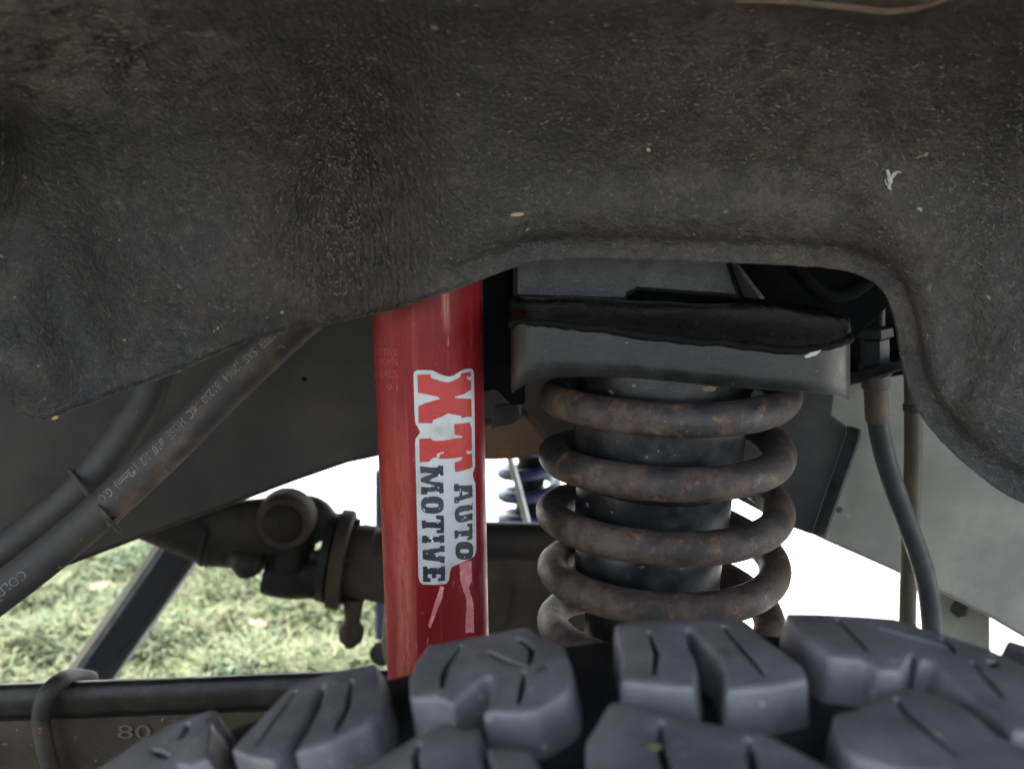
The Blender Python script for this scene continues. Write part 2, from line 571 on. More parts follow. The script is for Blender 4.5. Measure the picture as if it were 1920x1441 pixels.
me.from_pydata([tuple(v) for v in V], [], F)
me.materials.append(M['blade'])
gro = bpy.data.objects.new('grass', me)
gro['kind'] = 'stuff'
gro['label'] = 'short sunlit lawn grass under the far side of the vehicle'
C.objects.link(gro)

# dry leaves on the lawn
leaf_spots = [(180, 1125, 0.060, 0.4, 'curled pinkish dry leaf on grass left of the diagonal black tube'),
              (300, 1160, 0.052, 1.9, 'brown dry leaf on grass just right of the diagonal black tube'),
              (490, 1195, 0.058, 2.6, 'narrow reddish dry leaf on grass midway between tube and shock'),
              (640, 1235, 0.085, 0.2, 'large pale dry leaf on grass nearest the red shock absorber'),
              (560, 1120, 0.040, 1.0, 'small dry leaf on grass below the driveshaft flange')]
for px, py, sz, rot, lab in leaf_spots:
    c = gpt(px, py)
    out = []
    n = 14
    for k in range(n):
        a = math.tau * k / n
        rad = sz * 0.5 * (1.0 if k % 2 == 0 else 0.62) * (1 + 0.3 * math.cos(a))
        out.append((math.cos(a) * rad, math.sin(a) * rad * 0.7))
    V = [Vector((0, 0, 0.012))]
    for ring in (0.5, 1.0):
        for (x, y) in out:
            x, y = x * ring, y * ring
            V.append(Vector((x * math.cos(rot) - y * math.sin(rot), x * math.sin(rot) + y * math.cos(rot), 0.014 + 3.5 * (x * x) + 0.5 * y * math.sin(x * 60) * 0.3 + random.uniform(-1, 1) * 0.002)))
    F = [(0, 1 + k, 1 + (k + 1) % n) for k in range(n)] + [(1 + k, 1 + n + k, 1 + n + (k + 1) % n, 1 + (k + 1) % n) for k in range(n)]
    o = mesh('dry_leaf', [v for v in V], F, M['leaf'], None, 60)
    o.location = (c.x, c.y, 0.02)
    tag(o, lab, 'leaf', 'dry leaves on the lawn')

# ------------------------------------------------------------------ wheel arch (body of the vehicle)
body = thing('wheel_arch', 'black underseal coated wheel arch of the vehicle body, cut away round the spring', 'wheel arch', (0.0, 0.45, 1.0))
BND = [(-1100, 980), (-700, 900), (-300, 800), (-120, 735), (-50, 690), (-5, 705), (18, 755), (45, 782), (85, 790), (130, 772), (200, 746), (265, 722), (330, 700), (390, 672), (450, 648), (500, 632), (545, 618), (575, 613),
       (600, 613), (640, 603), (700, 590), (760, 574), (800, 561), (850, 545), (900, 526), (960, 503), (1005, 491), (1050, 487), (1100, 485), (1150, 485), (1230, 487), (1300, 490), (1400, 494), (1500, 499), (1560, 504), (1600, 512),
       (1635, 528), (1660, 552), (1675, 585), (1685, 625), (1693, 680), (1704, 725), (1722, 768), (1750, 810), (1790, 852), (1830, 886), (1875, 920), (1925, 947), (2000, 985), (2150, 1050), (2400, 1130), (2900, 1300)]
bp = catmull([Vector((x, y, 0)) for x, y in BND], 8)
# even spacing with more samples in view
den = [0.0]
for a, b in zip(bp[:-1], bp[1:]):
    L = (b - a).length
    mx = (a.x + b.x) / 2
    den.append(den[-1] + L * (1.0 if -100 < mx < 2000 else 0.3))
NB = 640
res = []
j = 0
for i in range(NB):
    t = den[-1] * i / (NB - 1)
    while j < len(den) - 2 and den[j + 1] < t:
        j += 1
    f = (t - den[j]) / max(1e-9, den[j + 1] - den[j])
    res.append(bp[j].lerp(bp[j + 1], f))
bnd = res


def gauss(x, y, cx, cy, sx, sy, rot=0.0):
    dx, dy = x - cx, y - cy
    if rot:
        c, s = math.cos(rot), math.sin(rot)
        dx, dy = c * dx + s * dy, -s * dx + c * dy
    return math.exp(-(dx / sx) ** 2 - (dy / sy) ** 2)


def liner_Y(px, py, d):
    t = max(0.0, (470 - py) / 470.0)
    Y = 0.448 - (0.085 * t * t if t < 1 else 0.085 + 0.05 * (t - 1))
    # left end of the arch wraps towards the viewer
    if px < 480:
        q = (480 - px) / 480.0
        Y -= 0.026 * q * q if q < 1.5 else 0.0585 + 0.06 * (q - 1.5)
    if px > 1600:
        q = (px - 1600) / 320.0
        Y -= 0.020 * q if q < 1 else 0.020 + 0.022 * (q - 1)
    # bulges and folds of the pressing
    Y -= 0.014 * gauss(px, py, 860, 330, 120, 190)
    Y += 0.015 * gauss(px, py, 640, 300, 85, 420)
    Y -= 0.012 * gauss(px, py, 330, 430, 190, 230)
    Y += 0.012 * gauss(px, py, 140, 600, 70, 160, -0.25)
    Y -= 0.012 * gauss(px, py, 60, 690, 90, 90)
    Y += 0.030 * gauss(px, py, -25, 300, 60, 130, 0.15)
    Y -= 0.010 * gauss(px, py, 1690, 415, 150, 70, 0.65)
    Y -= 0.007 * gauss(px, py, 1280, 390, 380, 60)
    Y += 0.004 * gauss(px, py, 1810, 600, 26, 170, 0.12)
    Y -= 0.006 * gauss(px, py, 1900, 700, 60, 200, 0.5)
    Y -= 0.010 * gauss(px, py, 1200, 180, 500, 120)
    Y -= 0.016 * gauss(px, py, 1640, -10, 170, 34, 0.02)
    # little plug hole and a nick
    Y += 0.005 * (1 if (px - 256) ** 2 + (py - 107) ** 2 < 17 ** 2 else 0)
    Y += 0.003 * gauss(px, py, 497, 322, 14, 12)
    # rolled flange round the opening
    fl = smstep(px, 760, 960) * (1 - 0.5 * smstep(px, 1750, 2000))
    if d < 44:
        Y += 0.0036 * fl * smstep(d, 44, 30) - 0.0010 * fl * smstep(d, 12, 0)
    Y -= 0.0026 * fl * gauss(d, 0, 62, 0, 20, 1)
    # thin turned edge on the left half
    Y -= 0.0035 * (1 - fl) * smstep(d, 12, 0)
    Y += 0.0018 * mnoise.noise(Vector((px / 90, py / 90, 1))) + 0.0007 * mnoise.noise(Vector((px / 22, py / 22, 4)))
    return max(Y, 0.22)


tops = []
TX0, TX1 = -1300, 3200
rows_d = [0, 4, 9, 14, 20, 26, 32, 36, 40, 44, 50, 58, 66, 76, 90, 106, 124, 144, 166, 190, 215]
KR = 52
rowt = [i for i in range(KR)]
V, F = [], []
SH = {}
for i, b in enumerate(bnd):
    a0, a1 = bnd[max(i - 2, 0)], bnd[min(i + 2, NB - 1)]
    T = (a1 - a0).normalized()
    N = Vector((T.y, -T.x, 0))          # into the sheet (upwards in the photo)
    top = Vector((TX0 + (TX1 - TX0) * i / (NB - 1), -760, 0))
    L = 620
    P0, P1 = b, top
    M0, M1 = N * L, Vector((0, -500, 0))
    for d in rows_d:
        t = d / L
        h = P0 + N * d
        q = smstep(d, 60, 215) * 0
        # follow the hermite curve near the edge too
        t2, t3 = t * t, t ** 3
        p = P0 * (2 * t3 - 3 * t2 + 1) + M0 * (t3 - 2 * t2 + t) + P1 * (-2 * t3 + 3 * t2) + M1 * (t3 - t2)
        V.append((p.x, p.y, d))
    tl = rows_d[-1] / L
    for k in range(1, KR + 1):
        t = tl + (1 - tl) * (k / KR)
        t2, t3 = t * t, t ** 3
        p = P0 * (2 * t3 - 3 * t2 + 1) + M0 * (t3 - 2 * t2 + t) + P1 * (-2 * t3 + 3 * t2) + M1 * (t3 - t2)
        V.append((p.x, p.y, 999))
NR = len(rows_d) + KR
wv = []
for (x, y, d) in V:
    e = d
    yy = y
    if d == 0:
        yy = y + 1.1 * mnoise.noise(Vector((x / 17, y / 17, 9))) + 0.9 * mnoise.noise(Vector((x / 5, y / 5, 2)))
    wv.append(W(x, yy, liner_Y(x, y, e)))
F = []
for i in range(NB - 1):
    for k in range(NR - 1):
        F.append((i * NR + k, i * NR + k + 1, (i + 1) * NR + k + 1, (i + 1) * NR + k))
# turned-in thickness at the edge
base = len(wv)
for i in range(NB):
    p = wv[i * NR]
    wv.append(p + Vector((0, 0.004, 0.0008)))
    wv.append(p + Vector((0, 0.006, 0.012)))
for i in range(NB - 1):
    F.append((i * NR, (i + 1) * NR, base + 2 * (i + 1), base + 2 * i))
    F.append((base + 2 * i, base + 2 * (i + 1), base + 2 * (i + 1) + 1, base + 2 * i + 1))
liner = mesh('liner', wv, F, M['undercoat'], body, 180)
from mathutils.bvhtree import BVHTree
BVH = BVHTree.FromPolygons([tuple(v) for v in wv], F)


def on_liner(px, py, lift):
    d = ray(px, py)
    loc, nor, i_, dist = BVH.ray_cast(CAM, d.normalized())
    if loc is None:
        return W(px, py, 0.44)
    return loc - d.normalized() * lift


# loose plant fibres and dust caught in the underseal (uncountable)
V, F = [], []
bxs = [(b.x, b.y) for b in bnd if 0 <= b.x <= 1930]


def bottom_at(px):
    best = 1e9
    for (x, y) in bxs:
        if abs(x - px) < 8:
            best = min(best, y)
    return best


zones = [(640, 330, 110, 420, 1300, True), (1380, 150, 330, 170, 700, False), (1780, 300, 190, 300, 500, False), (960, 300, 960, 320, 700, False), (150, 90, 150, 90, 250, False)]
for cx, cy, sx, sy, n, vert in zones:
    for _ in range(n):
        px = min(1915, max(5, random.gauss(cx, sx * 0.6)))
        py = random.gauss(cy, sy * 0.6)
        if py < 0 or py > bottom_at(px) - 46:
            continue
        if px > 1650 and py > 500:
            continue
        p = on_liner(px, py, 0.0004)
        sz = random.uniform(0.0007, 0.0021) * (1.6 if random.random() < 0.07 else 1)
        a = random.gauss(math.pi / 2, 0.5) if vert and random.random() < 0.6 else random.uniform(0, math.pi)
        bend = random.uniform(-1.2, 1.2)
        wd = random.uniform(0.00010, 0.00022)
        prev = p
        q = []
        for s in range(4):
            aa = a + bend * (s / 3)
            q.append(prev)
            prev = prev + Vector((math.cos(aa), -0.12, math.sin(aa))) * (sz / 3)
        k = len(V)
        for s, pt in enumerate(q):
            aa = a + bend * (s / 3)
            nn = Vector((-math.sin(aa), 0, math.cos(aa))) * wd
            V += [pt - nn, pt + nn]
        for s in range(3):
            F.append((k + 2 * s, k + 2 * s + 1, k + 2 * s + 3, k + 2 * s + 2))
o = mesh('fibre_dust', V, F, M['fibre'], body, kind='stuff')

# plug in the little hole
pc = on_liner(256, 107, -0.001)
lathe('plug', pc, pc + Vector((0, -0.004, 0.0012)), [(0, 0.0016), (0.0016, 0.0017), (0.0024, 0.0013), (0.0028, 0.0005)], M['undercoat'], body, 20)
ring = [on_liner(256 + 20 * math.cos(a), 107 + 20 * math.sin(a), 0.0001) for a in np.linspace(0, math.tau, 25)[:-1]]
tube('plug_rim', ring, 0.0009, M['undercoat'], body, 8, closed=True)
ring = [on_liner(88 + 9 * math.cos(a), 637 + 11 * math.sin(a), 0.0002) for a in np.linspace(0, math.tau, 21)[:-1]]
tube('drip_ring', ring, 0.00045, M['undercoat'], body, 6, closed=True)
rg_ = catmull([on_liner(x, y, 0.0) for x, y in ((1380, 3), (1450, 2), (1520, 4), (1590, 10), (1650, 17), (1700, 16), (1750, 6), (1790, -8))], 6)
M['mud'] = simple('dried brown mud', (0.085, 0.062, 0.038), 0.85, (0.12, 0.092, 0.06), 90)
tube('seam_ridge', rg_, lambda t: 0.0004 + 0.0016 * math.sin(math.pi * t), M['mud'], body, 10)
V, F = [], []
for i in range(0, NB, 8):
    p = wv[i * NR + NR - 1]
    q = Vector((p.x * 1.7, -0.02, 1.135 - 0.28 * min(1.0, (p.x * 1.7 / 0.5) ** 2) ** 1.5))
    V += [p, p.lerp(q, 0.5) + Vector((0, 0, 0.012)), q, Vector((q.x * 1.02, q.y - 0.006, q.z + 0.004)), Vector((q.x * 1.05, q.y, 1.372))]
m_ = len(V) // 5
for i in range(m_ - 1):
    for k in range(4):
        F.append((i * 5 + k, (i + 1) * 5 + k, (i + 1) * 5 + k + 1, i * 5 + k + 1))
mesh('unseen_outer_wing', V, F, M['body'], body, 40)  # unseen wing, added to keep overhead sky off the tyre and arch
# unseen engine bay skin added over everything: keeps the sky and sun off the parts below, as the bonnet does
zb = 1.36
mesh('unseen_bonnet', [(-2.0, -0.015, zb), (1.6, -0.015, zb), (1.6, 1.72, zb), (-2.0, 1.72, zb), (-2.0, -0.015, zb + 0.03), (1.6, -0.015, zb + 0.03), (1.6, 1.72, zb + 0.03), (-2.0, 1.72, zb + 0.03)],
     [(0, 1, 2, 3), (4, 7, 6, 5), (0, 4, 5, 1), (1, 5, 6, 2), (2, 6, 7, 3), (3, 7, 4, 0)], M['body'], body)
mesh('unseen_far_wing', [(-2.0, 1.725, 0.92), (1.6, 1.725, 0.92), (1.6, 1.725, 1.39), (-2.0, 1.725, 1.39), (-2.0, 1.76, 0.92), (1.6, 1.76, 0.92), (1.6, 1.76, 1.39), (-2.0, 1.76, 1.39)],
     [(0, 1, 2, 3), (4, 7, 6, 5), (0, 4, 5, 1), (1, 5, 6, 2), (2, 6, 7, 3), (3, 7, 4, 0)], M['body'], body)
mesh('unseen_front_panel', [(1.605, 0.12, 0.80), (1.64, 0.12, 0.80), (1.64, 1.72, 0.80), (1.605, 1.72, 0.80), (1.605, 0.12, 1.385), (1.64, 0.12, 1.385), (1.64, 1.72, 1.385), (1.605, 1.72, 1.385)],
     [(0, 1, 2, 3), (4, 7, 6, 5), (0, 4, 5, 1), (1, 5, 6, 2), (2, 6, 7, 3), (3, 7, 4, 0)], M['body'], body)


mesh('bulkhead', [(-1.25, 0.40, 0.80), (-1.22, 0.40, 0.80), (-1.22, 1.70, 0.80), (-1.25, 1.70, 0.80), (-1.25, 0.40, 1.358), (-1.22, 0.40, 1.358), (-1.22, 1.70, 1.358), (-1.25, 1.70, 1.358)],
     [(0, 1, 2, 3), (4, 7, 6, 5), (0, 4, 5, 1), (1, 5, 6, 2), (2, 6, 7, 3), (3, 7, 4, 0)], M['body'], body)
# debris stuck to the arch
def fleck(name, px, py, lpx, wpx, ang, mat, label, cat):
    c = on_liner(px, py, 0.0009)
    Y = c.y
    L, wd = PXM(lpx, Y), PXM(wpx, Y)
    ux = Vector((math.cos(ang), 0, -math.sin(ang)))
    uz = Vector((math.sin(ang), 0, math.cos(ang)))
    pts = []
    for k in range(10):
        a = math.tau * k / 10
        rr = 1 + 0.28 * mnoise.noise(Vector((k * 1.7, px, py)))
        pts.append(c + ux * (math.cos(a) * L / 2 * rr) + uz * (math.sin(a) * wd / 2 * rr))
    o = plate(name, [p - c for p in pts], (0, 0.0006, 0), mat, None, 0.0)
    o.location = c
    tag(o, label, cat)
    return o


fleck('straw_flake', 970, 402, 26, 7, -0.1, M['straw'], 'long tan straw flake stuck above the red shock absorber', 'debris')
fleck('bark_flake', 815, 52, 14, 9, 0.2, M['palebrown'], 'pale bark flake stuck near the top of the arch', 'debris')
fleck('straw_flake', 1216, 281, 9, 6, 0.5, M['straw'], 'tiny cream flake stuck on the arch above the spring tower', 'debris')
fleck('straw_flake', 103, 783, 14, 6, -0.4, M['straw'], 'tan fleck hanging on the lower left tip of the arch', 'debris')
lt = thing('lint_tuft', 'white Y-shaped tuft of lint stuck right of centre on the arch', 'lint', W(1668, 340, liner_Y(1668, 340, 999)))
for poly, r in (([(1663, 318), (1667, 330), (1669, 342), (1666, 354)], 4.5), ([(1683, 322), (1677, 326), (1671, 334), (1668, 342)], 3.5), ([(1690, 324), (1684, 322), (1679, 325)], 1.2), ([(1666, 350), (1671, 356), (1662, 345), (1660, 336)], 1.6)):
    pts = catmull([on_liner(x, y, 0.0009) for x, y in poly], 6)
    tube('strand', pts, lambda t, r=r: PXM(r, 0.43) * (0.35 + 0.65 * math.sin(math.pi * min(1, max(0, t * 0.9 + 0.1)))) * (1 + 0.5 * mnoise.noise(Vector((t * 9, r, 0)))), M['lint'], lt, 8)

# ------------------------------------------------------------------ chassis rail behind
rail = thing('chassis_rail', 'dark arched chassis rail running behind hoses, shock absorber and spring', 'chassis rail', (0, 0.70, 0.9))
low = [(-900, 1440), (-300, 1215), (0, 1110), (250, 1016), (400, 961), (560, 901), (650, 870), (710, 857), (800, 842), (880, 838), (960, 842), (1040, 855), (1105, 868)]
top = [(1105, 400), (-900, 400)]
YR = 0.70
pl = [W(x, y, YR) for x, y in low] + [W(x, y, YR) for x, y in top]
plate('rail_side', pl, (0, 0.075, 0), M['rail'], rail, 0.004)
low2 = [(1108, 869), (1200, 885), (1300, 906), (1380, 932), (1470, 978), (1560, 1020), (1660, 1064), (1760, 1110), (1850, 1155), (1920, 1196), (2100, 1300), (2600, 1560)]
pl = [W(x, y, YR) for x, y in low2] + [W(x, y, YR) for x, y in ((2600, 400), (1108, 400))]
o = plate('lit_rail_half', pl, (0, 0.06, 0), M['greygreen'], rail, 0.003)  # same rail as the dark half; its brighter light is put into the colour
o['label'] = 'grey green right half of the chassis rail with brighter light painted in'
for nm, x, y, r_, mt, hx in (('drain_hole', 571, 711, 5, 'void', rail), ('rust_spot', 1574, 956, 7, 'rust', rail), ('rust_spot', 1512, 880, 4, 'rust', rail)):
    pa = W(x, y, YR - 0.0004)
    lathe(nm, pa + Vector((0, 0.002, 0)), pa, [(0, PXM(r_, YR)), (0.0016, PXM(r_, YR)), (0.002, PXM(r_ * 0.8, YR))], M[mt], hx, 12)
dp = thing('drop_bracket', 'flat yellowish grey bracket below the right rail beside the brake hoses', 'bracket', W(1808, 1150, 0.80))
plate('bracket_plate', [W(x, y, 0.80) for x, y in ((1762, 1080), (1857, 1080), (1857, 1235), (1852, 1330), (1770, 1330), (1764, 1235))], (0, 0.006, 0), M['greygreen'], dp, 0.001)
lathe('bracket_bolt', W(1800, 1140, 0.80), W(1800, 1140, 0.79), [(0, 0.008), (0.004, 0.008), (0.006, 0.006)], M['hanger'], dp, 6)

# ------------------------------------------------------------------ hoses on the left
LH = catmull([W(x, y, Y) for x, y, Y in ((-260, 1290, 0.535), (-120, 1197, 0.54), (0, 1111, 0.55), (100, 1033, 0.555), (195, 952, 0.56), (300, 855, 0.565), (424, 730, 0.57), (520, 640, 0.575), (640, 530, 0.58), (720, 450, 0.58))], 16)
ach = thing('refrigerant_hose', 'thick dusty printed rubber hose, front one of the two diagonal hoses', 'hose', W(195, 952, 0.56))
RH = PXM(37, 0.565)


def mat_printhose():
    g = G('rust dusted rubber hose')
    col = g.mix(g.ramp(g.noise(30, 5, 0.6), 0.42, 0.68), (0.022, 0.0205, 0.019), (0.040, 0.034, 0.027))
    g.l
    nz = g.noise(95, 6, 0.75)
    sep = g.n('ShaderNodeSeparateXYZ')
    g.l(g.tc.outputs['Object'], sep.inputs[0])
    # dried mud clings along the lower flank of the hose
    q = g.math('SUBTRACT', g.math('MULTIPLY', sep.outputs['Z'], 0.66), g.math('MULTIPLY', sep.outputs['X'], 0.75))
    und = g.ramp(q, -0.004, -0.010)
    patch = g.ramp(g.noise(22, 3, 0.5), 0.40, 0.52)
    col = g.mix(g.math('MULTIPLY', g.math('MULTIPLY', und, patch), g.ramp(nz, 0.35, 0.6)), col, (0.100, 0.068, 0.042))
    col = g.mix(g.ramp(g.noise(150, 4, 0.6), 0.66, 0.72), col, (0.18, 0.07, 0.035))
    return g.out(col, 0.66, g.bump(g.noise(700, 4, 0.6), 0.25, 0.0004), spec=0.3)


M['printhose'] = mat_printhose()
tube('hose_wall', LH, RH, M['printhose'], ach, 28)
LH2 = catmull([W(x, y, Y) for x, y, Y in ((-260, 1190, 0.57), (-100, 1105, 0.58), (0, 1036, 0.585), (80, 975, 0.59), (150, 915, 0.595), (205, 850, 0.60), (245, 795, 0.605), (278, 740, 0.61), (300, 650, 0.62), (310, 540, 0.63))], 14)
sh = thing('coolant_hose', 'plain dusty rubber hose behind the printed one, bending upward', 'hose', W(150, 915, 0.595))
tube('hose_wall', LH2, PXM(33, 0.60), M['hose'], sh, 24)

# printing along the hose
cum = [0]
for a, b in zip(LH[:-1], LH[1:]):
    cum.append(cum[-1] + (b - a).length)


def hose_frame(s):
    for i in range(len(cum) - 1):
        if cum[i + 1] >= s:
            f = (s - cum[i]) / (cum[i + 1] - cum[i])
            P = LH[i].lerp(LH[i + 1], f)
            T = (LH[i + 1] - LH[i]).normalized()
            return P, T
    return LH[-1], (LH[-1] - LH[-2]).normalized()


def near_s(px, py):
    best, bs = 1e9, 0
    for i, p in enumerate(LH):
        d = (p - CAM)
        f = d.y * CT - d.z * ST
        x = 960 + FPX * d.x / f
        y = 720.5 - FPX * (d.y * ST + d.z * CT) / f
        e = (x - px) ** 2 + (y - py) ** 2
        if e < best:
            best, bs = e, cum[i]
    return bs


def hose_text(body, sa, sb, size, yoff):
    V, F = text_mesh(body, size)
    mx = max(v.x for v in V)
    L = sa - sb
    out = []
    for v in V:
        s = sa - v.x / mx * L
        P, T = hose_frame(s)
        T = -T                                   # reads down the hose
        view = (CAM - P)
        N = (view - T * view.dot(T)).normalized()
        U = N.cross(T)
        a = (v.y + yoff) / RH
        out.append(P + (N * math.cos(a) + U * math.sin(a)) * (RH + 0.00022))
    return mesh('printed_text', out, F, M['print'], ach)


hose_text('LDMASTER  SAE  J2064  B1230  A/C  HOSE  #10  1/2  (13mm)  G.O', near_s(560, 600), near_s(208, 940), 0.0078, -0.0075)
hose_text('COLDMASTER  SAE', near_s(62, 1062), near_s(-120, 1197), 0.0078, -0.0030)

# tie round both hoses
tie = thing('cable_tie', 'thin black cable tie strapped round both diagonal hoses', 'cable tie', W(165, 935, 0.55))
Yf = 0.56 - RH
loop = [W(*q_) for q_ in ((132, 886, .592), (150, 908, .5785), (168, 931, .565), (184, 951, .550), (199, 969, .5450), (213, 984, .5505), (222, 995, .563), (212, 987, .585), (170, 937, .610), (142, 898, .613), (131, 884, .604))]
lp = catmull(loop, 8, closed=True)
tube('strap', lp, 0.0017, M['hose'], tie, 8, flat=(0.55, 1.35), closed=True)
plate('buckle', [W(x, y, 0.5475) for x, y in ((196, 976), (212, 972), (219, 984), (202, 990))], (0, 0.006, 0), M['hose'], tie, 0.0008)

# ------------------------------------------------------------------ shock absorber
sx0 = W(802.5, 600, 0.50)
sx1 = W(820, 1180, 0.50)
sdir = (sx0 - sx1).normalized()
SR = 0.0277
sbot = sx1 - sdir * 0.16
stop = sx0 + sdir * 0.16
shock = thing('shock_absorber', 'red telescopic shock absorber tube with a vertical black and white sticker', 'shock absorber', tuple(sbot))
HL = (stop - sbot).length
lathe('tube', sbot, stop, [(0, 0.02), (0.0, SR - 0.002), (0.002, SR), (HL - 0.002, SR), (HL, SR - 0.002)], M['red'], shock, 96)
lathe('lower_eye', sbot + Vector((0, -0.022, -0.012)), sbot + Vector((0, 0.022, -0.012)), [(0, 0.016), (0.001, 0.018), (0.043, 0.018), (0.044, 0.016)], M['shaft'], shock, 32)
lathe('piston_rod', stop, stop + sdir * 0.12, [(0, 0.009), (0.12, 0.009)], M['steel'], shock, 24)


def on_tube(px, py, lift):
    """ray from the lens onto the tube, lifted off its skin"""
    d = ray(px, py)
    r = SR + lift
    a = sdir
    oc = CAM - sbot
    dp_ = d - a * d.dot(a)
    op = oc - a * oc.dot(a)
    A, B, Cc = dp_.dot(dp_), 2 * dp_.dot(op), op.dot(op) - r * r
    disc = B * B - 4 * A * Cc
    t = (-B - math.sqrt(max(disc, 0))) / (2 * A)
    return CAM + d * t


def wrap(name, loops, lift, mat, parent, step=5.0):
    """flat print: 2D outline (and holes) cut into strips and laid on the round tube"""
    lp = [[Vector((x, y, 0)) for x, y in l] for l in loops]
    tris = tessellate_polygon(lp)
    flat = [p for l in lp for p in l]
    bm = bmesh.new()
    vs = [bm.verts.new(p) for p in flat]
    for t in tris:
        try:
            bm.faces.new([vs[i] for i in t])
        except ValueError:
            pass
    x0, x1 = min(p.x for p in flat), max(p.x for p in flat)
    x = x0 + step
    while x < x1:
        geom = bm.verts[:] + bm.edges[:] + bm.faces[:]
        bmesh.ops.bisect_plane(bm, geom=geom, plane_co=(x, 0, 0), plane_no=(1, 0, 0))
        x += step
    bm.verts.ensure_lookup_table()
    bm.verts.index_update()
    V = [on_tube(v.co.x, v.co.y, lift) for v in bm.verts]
    F = [[v.index for v in f.verts] for f in bm.faces]
    bm.free()
    o0 = parent_origin(parent)
    me = bpy.data.meshes.new(name)
    me.from_pydata([tuple(v - o0) for v in V], [], F)
    # face the viewer
    bm = bmesh.new()
    bm.from_mesh(me)
    for f in bm.faces:
        if f.normal.y > 0:
            f.normal_flip()
    bm.to_mesh(me)
    bm.free()
    me.materials.append(mat)
    me.shade_smooth()
    o = bpy.data.objects.new(name, me)
    C.objects.link(o)
    o.parent = parent
    return o


def c5(l):
    return [(760 + x / 6.55, 680 + y / 6.55) for x, y in l]


def c6(l):
    return [(760 + x / 5.762, 860 + y / 5.762) for x, y in l]


def rough_edge(l, amp=0.45, seed=0):
    out = []
    for i, (x, y) in enumerate(l):
        x2, y2 = l[(i + 1) % len(l)]
        L = math.hypot(x2 - x, y2 - y)
        n = max(1, int(L / 2.6))
        for k in range(n):
            t = k / n
            j = 0 if k == 0 else 1
            out.append((x + (x2 - x) * t + j * random.uniform(-amp, amp), y + (y2 - y) * t + j * random.uniform(-amp, amp)))
    return out


def oval(cx, cy, a, b, p=2.8, n=28):
    return [(cx + a * math.copysign(abs(math.cos(t)) ** (2 / p), math.cos(t)), cy + b * math.copysign(abs(math.sin(t)) ** (2 / p), math.sin(t))) for t in [math.tau * k / n for k in range(n)]]


out1 = c5([(112, 108), (150, 90), (250, 88), (340, 95), (400, 125), (480, 158), (540, 168), (600, 152), (660, 110), (720, 80), (790, 68), (830, 85), (843, 130), (850, 600), (856, 1270), (838, 1325), (828, 1370)])
out2 = c6([(728, 170), (740, 225), (757, 260), (762, 500), (768, 980), (745, 1050), (690, 1085), (560, 1140), (500, 1170), (478, 1230), (470, 1310), (440, 1348), (340, 1358), (190, 1355), (158, 1332), (142, 1270), (130, 800), (115, 200)])
out3 = c5([(125, 1150), (120, 1000), (126, 930), (165, 880), (180, 850), (160, 800), (122, 740), (112, 600), (100, 150)])
sticker = wrap('sticker', [out1 + out2 + out3], 0.00012, M['sticker'], shock)
LX = c5([(145, 145), (305, 140), (320, 185), (440, 225), (525, 240), (600, 215), (670, 175), (690, 125), (805, 110), (805, 160), (780, 180), (770, 158), (752, 165), (755, 195), (775, 205), (785, 230), (800, 205), (808, 210), (808, 330), (720, 385), (610, 415), (612, 430), (700, 437), (812, 442), (815, 665), (760, 662), (690, 680), (685, 650), (580, 632), (525, 618), (450, 660), (370, 690), (340, 705), (330, 742), (162, 740), (158, 535), (240, 495), (330, 470), (430, 440), (400, 418), (320, 400), (225, 380), (155, 365)])
LT = c5([(170, 930), (310, 925), (340, 955), (460, 955), (590, 930), (700, 918), (700, 897), (622, 885), (605, 870), (600, 750), (700, 742), (795, 728), (800, 775), (815, 790), (818, 1075), (790, 1085), (760, 1072), (748, 1100), (765, 1118), (820, 1108), (822, 1180), (828, 1270), (800, 1295), (700, 1325), (612, 1340), (605, 1250), (608, 1222), (690, 1190), (700, 1155), (600, 1170), (500, 1178), (408, 1176), (430, 1120), (472, 1108), (470, 1090), (420, 1105), (390, 1112), (385, 1160), (340, 1168), (310, 1190), (290, 1215), (175, 1220)])
wrap('red_letter', [LX], 0.00024, M['redink'], sticker)
wrap('red_letter', [LT], 0.00024, M['redink'], sticker)
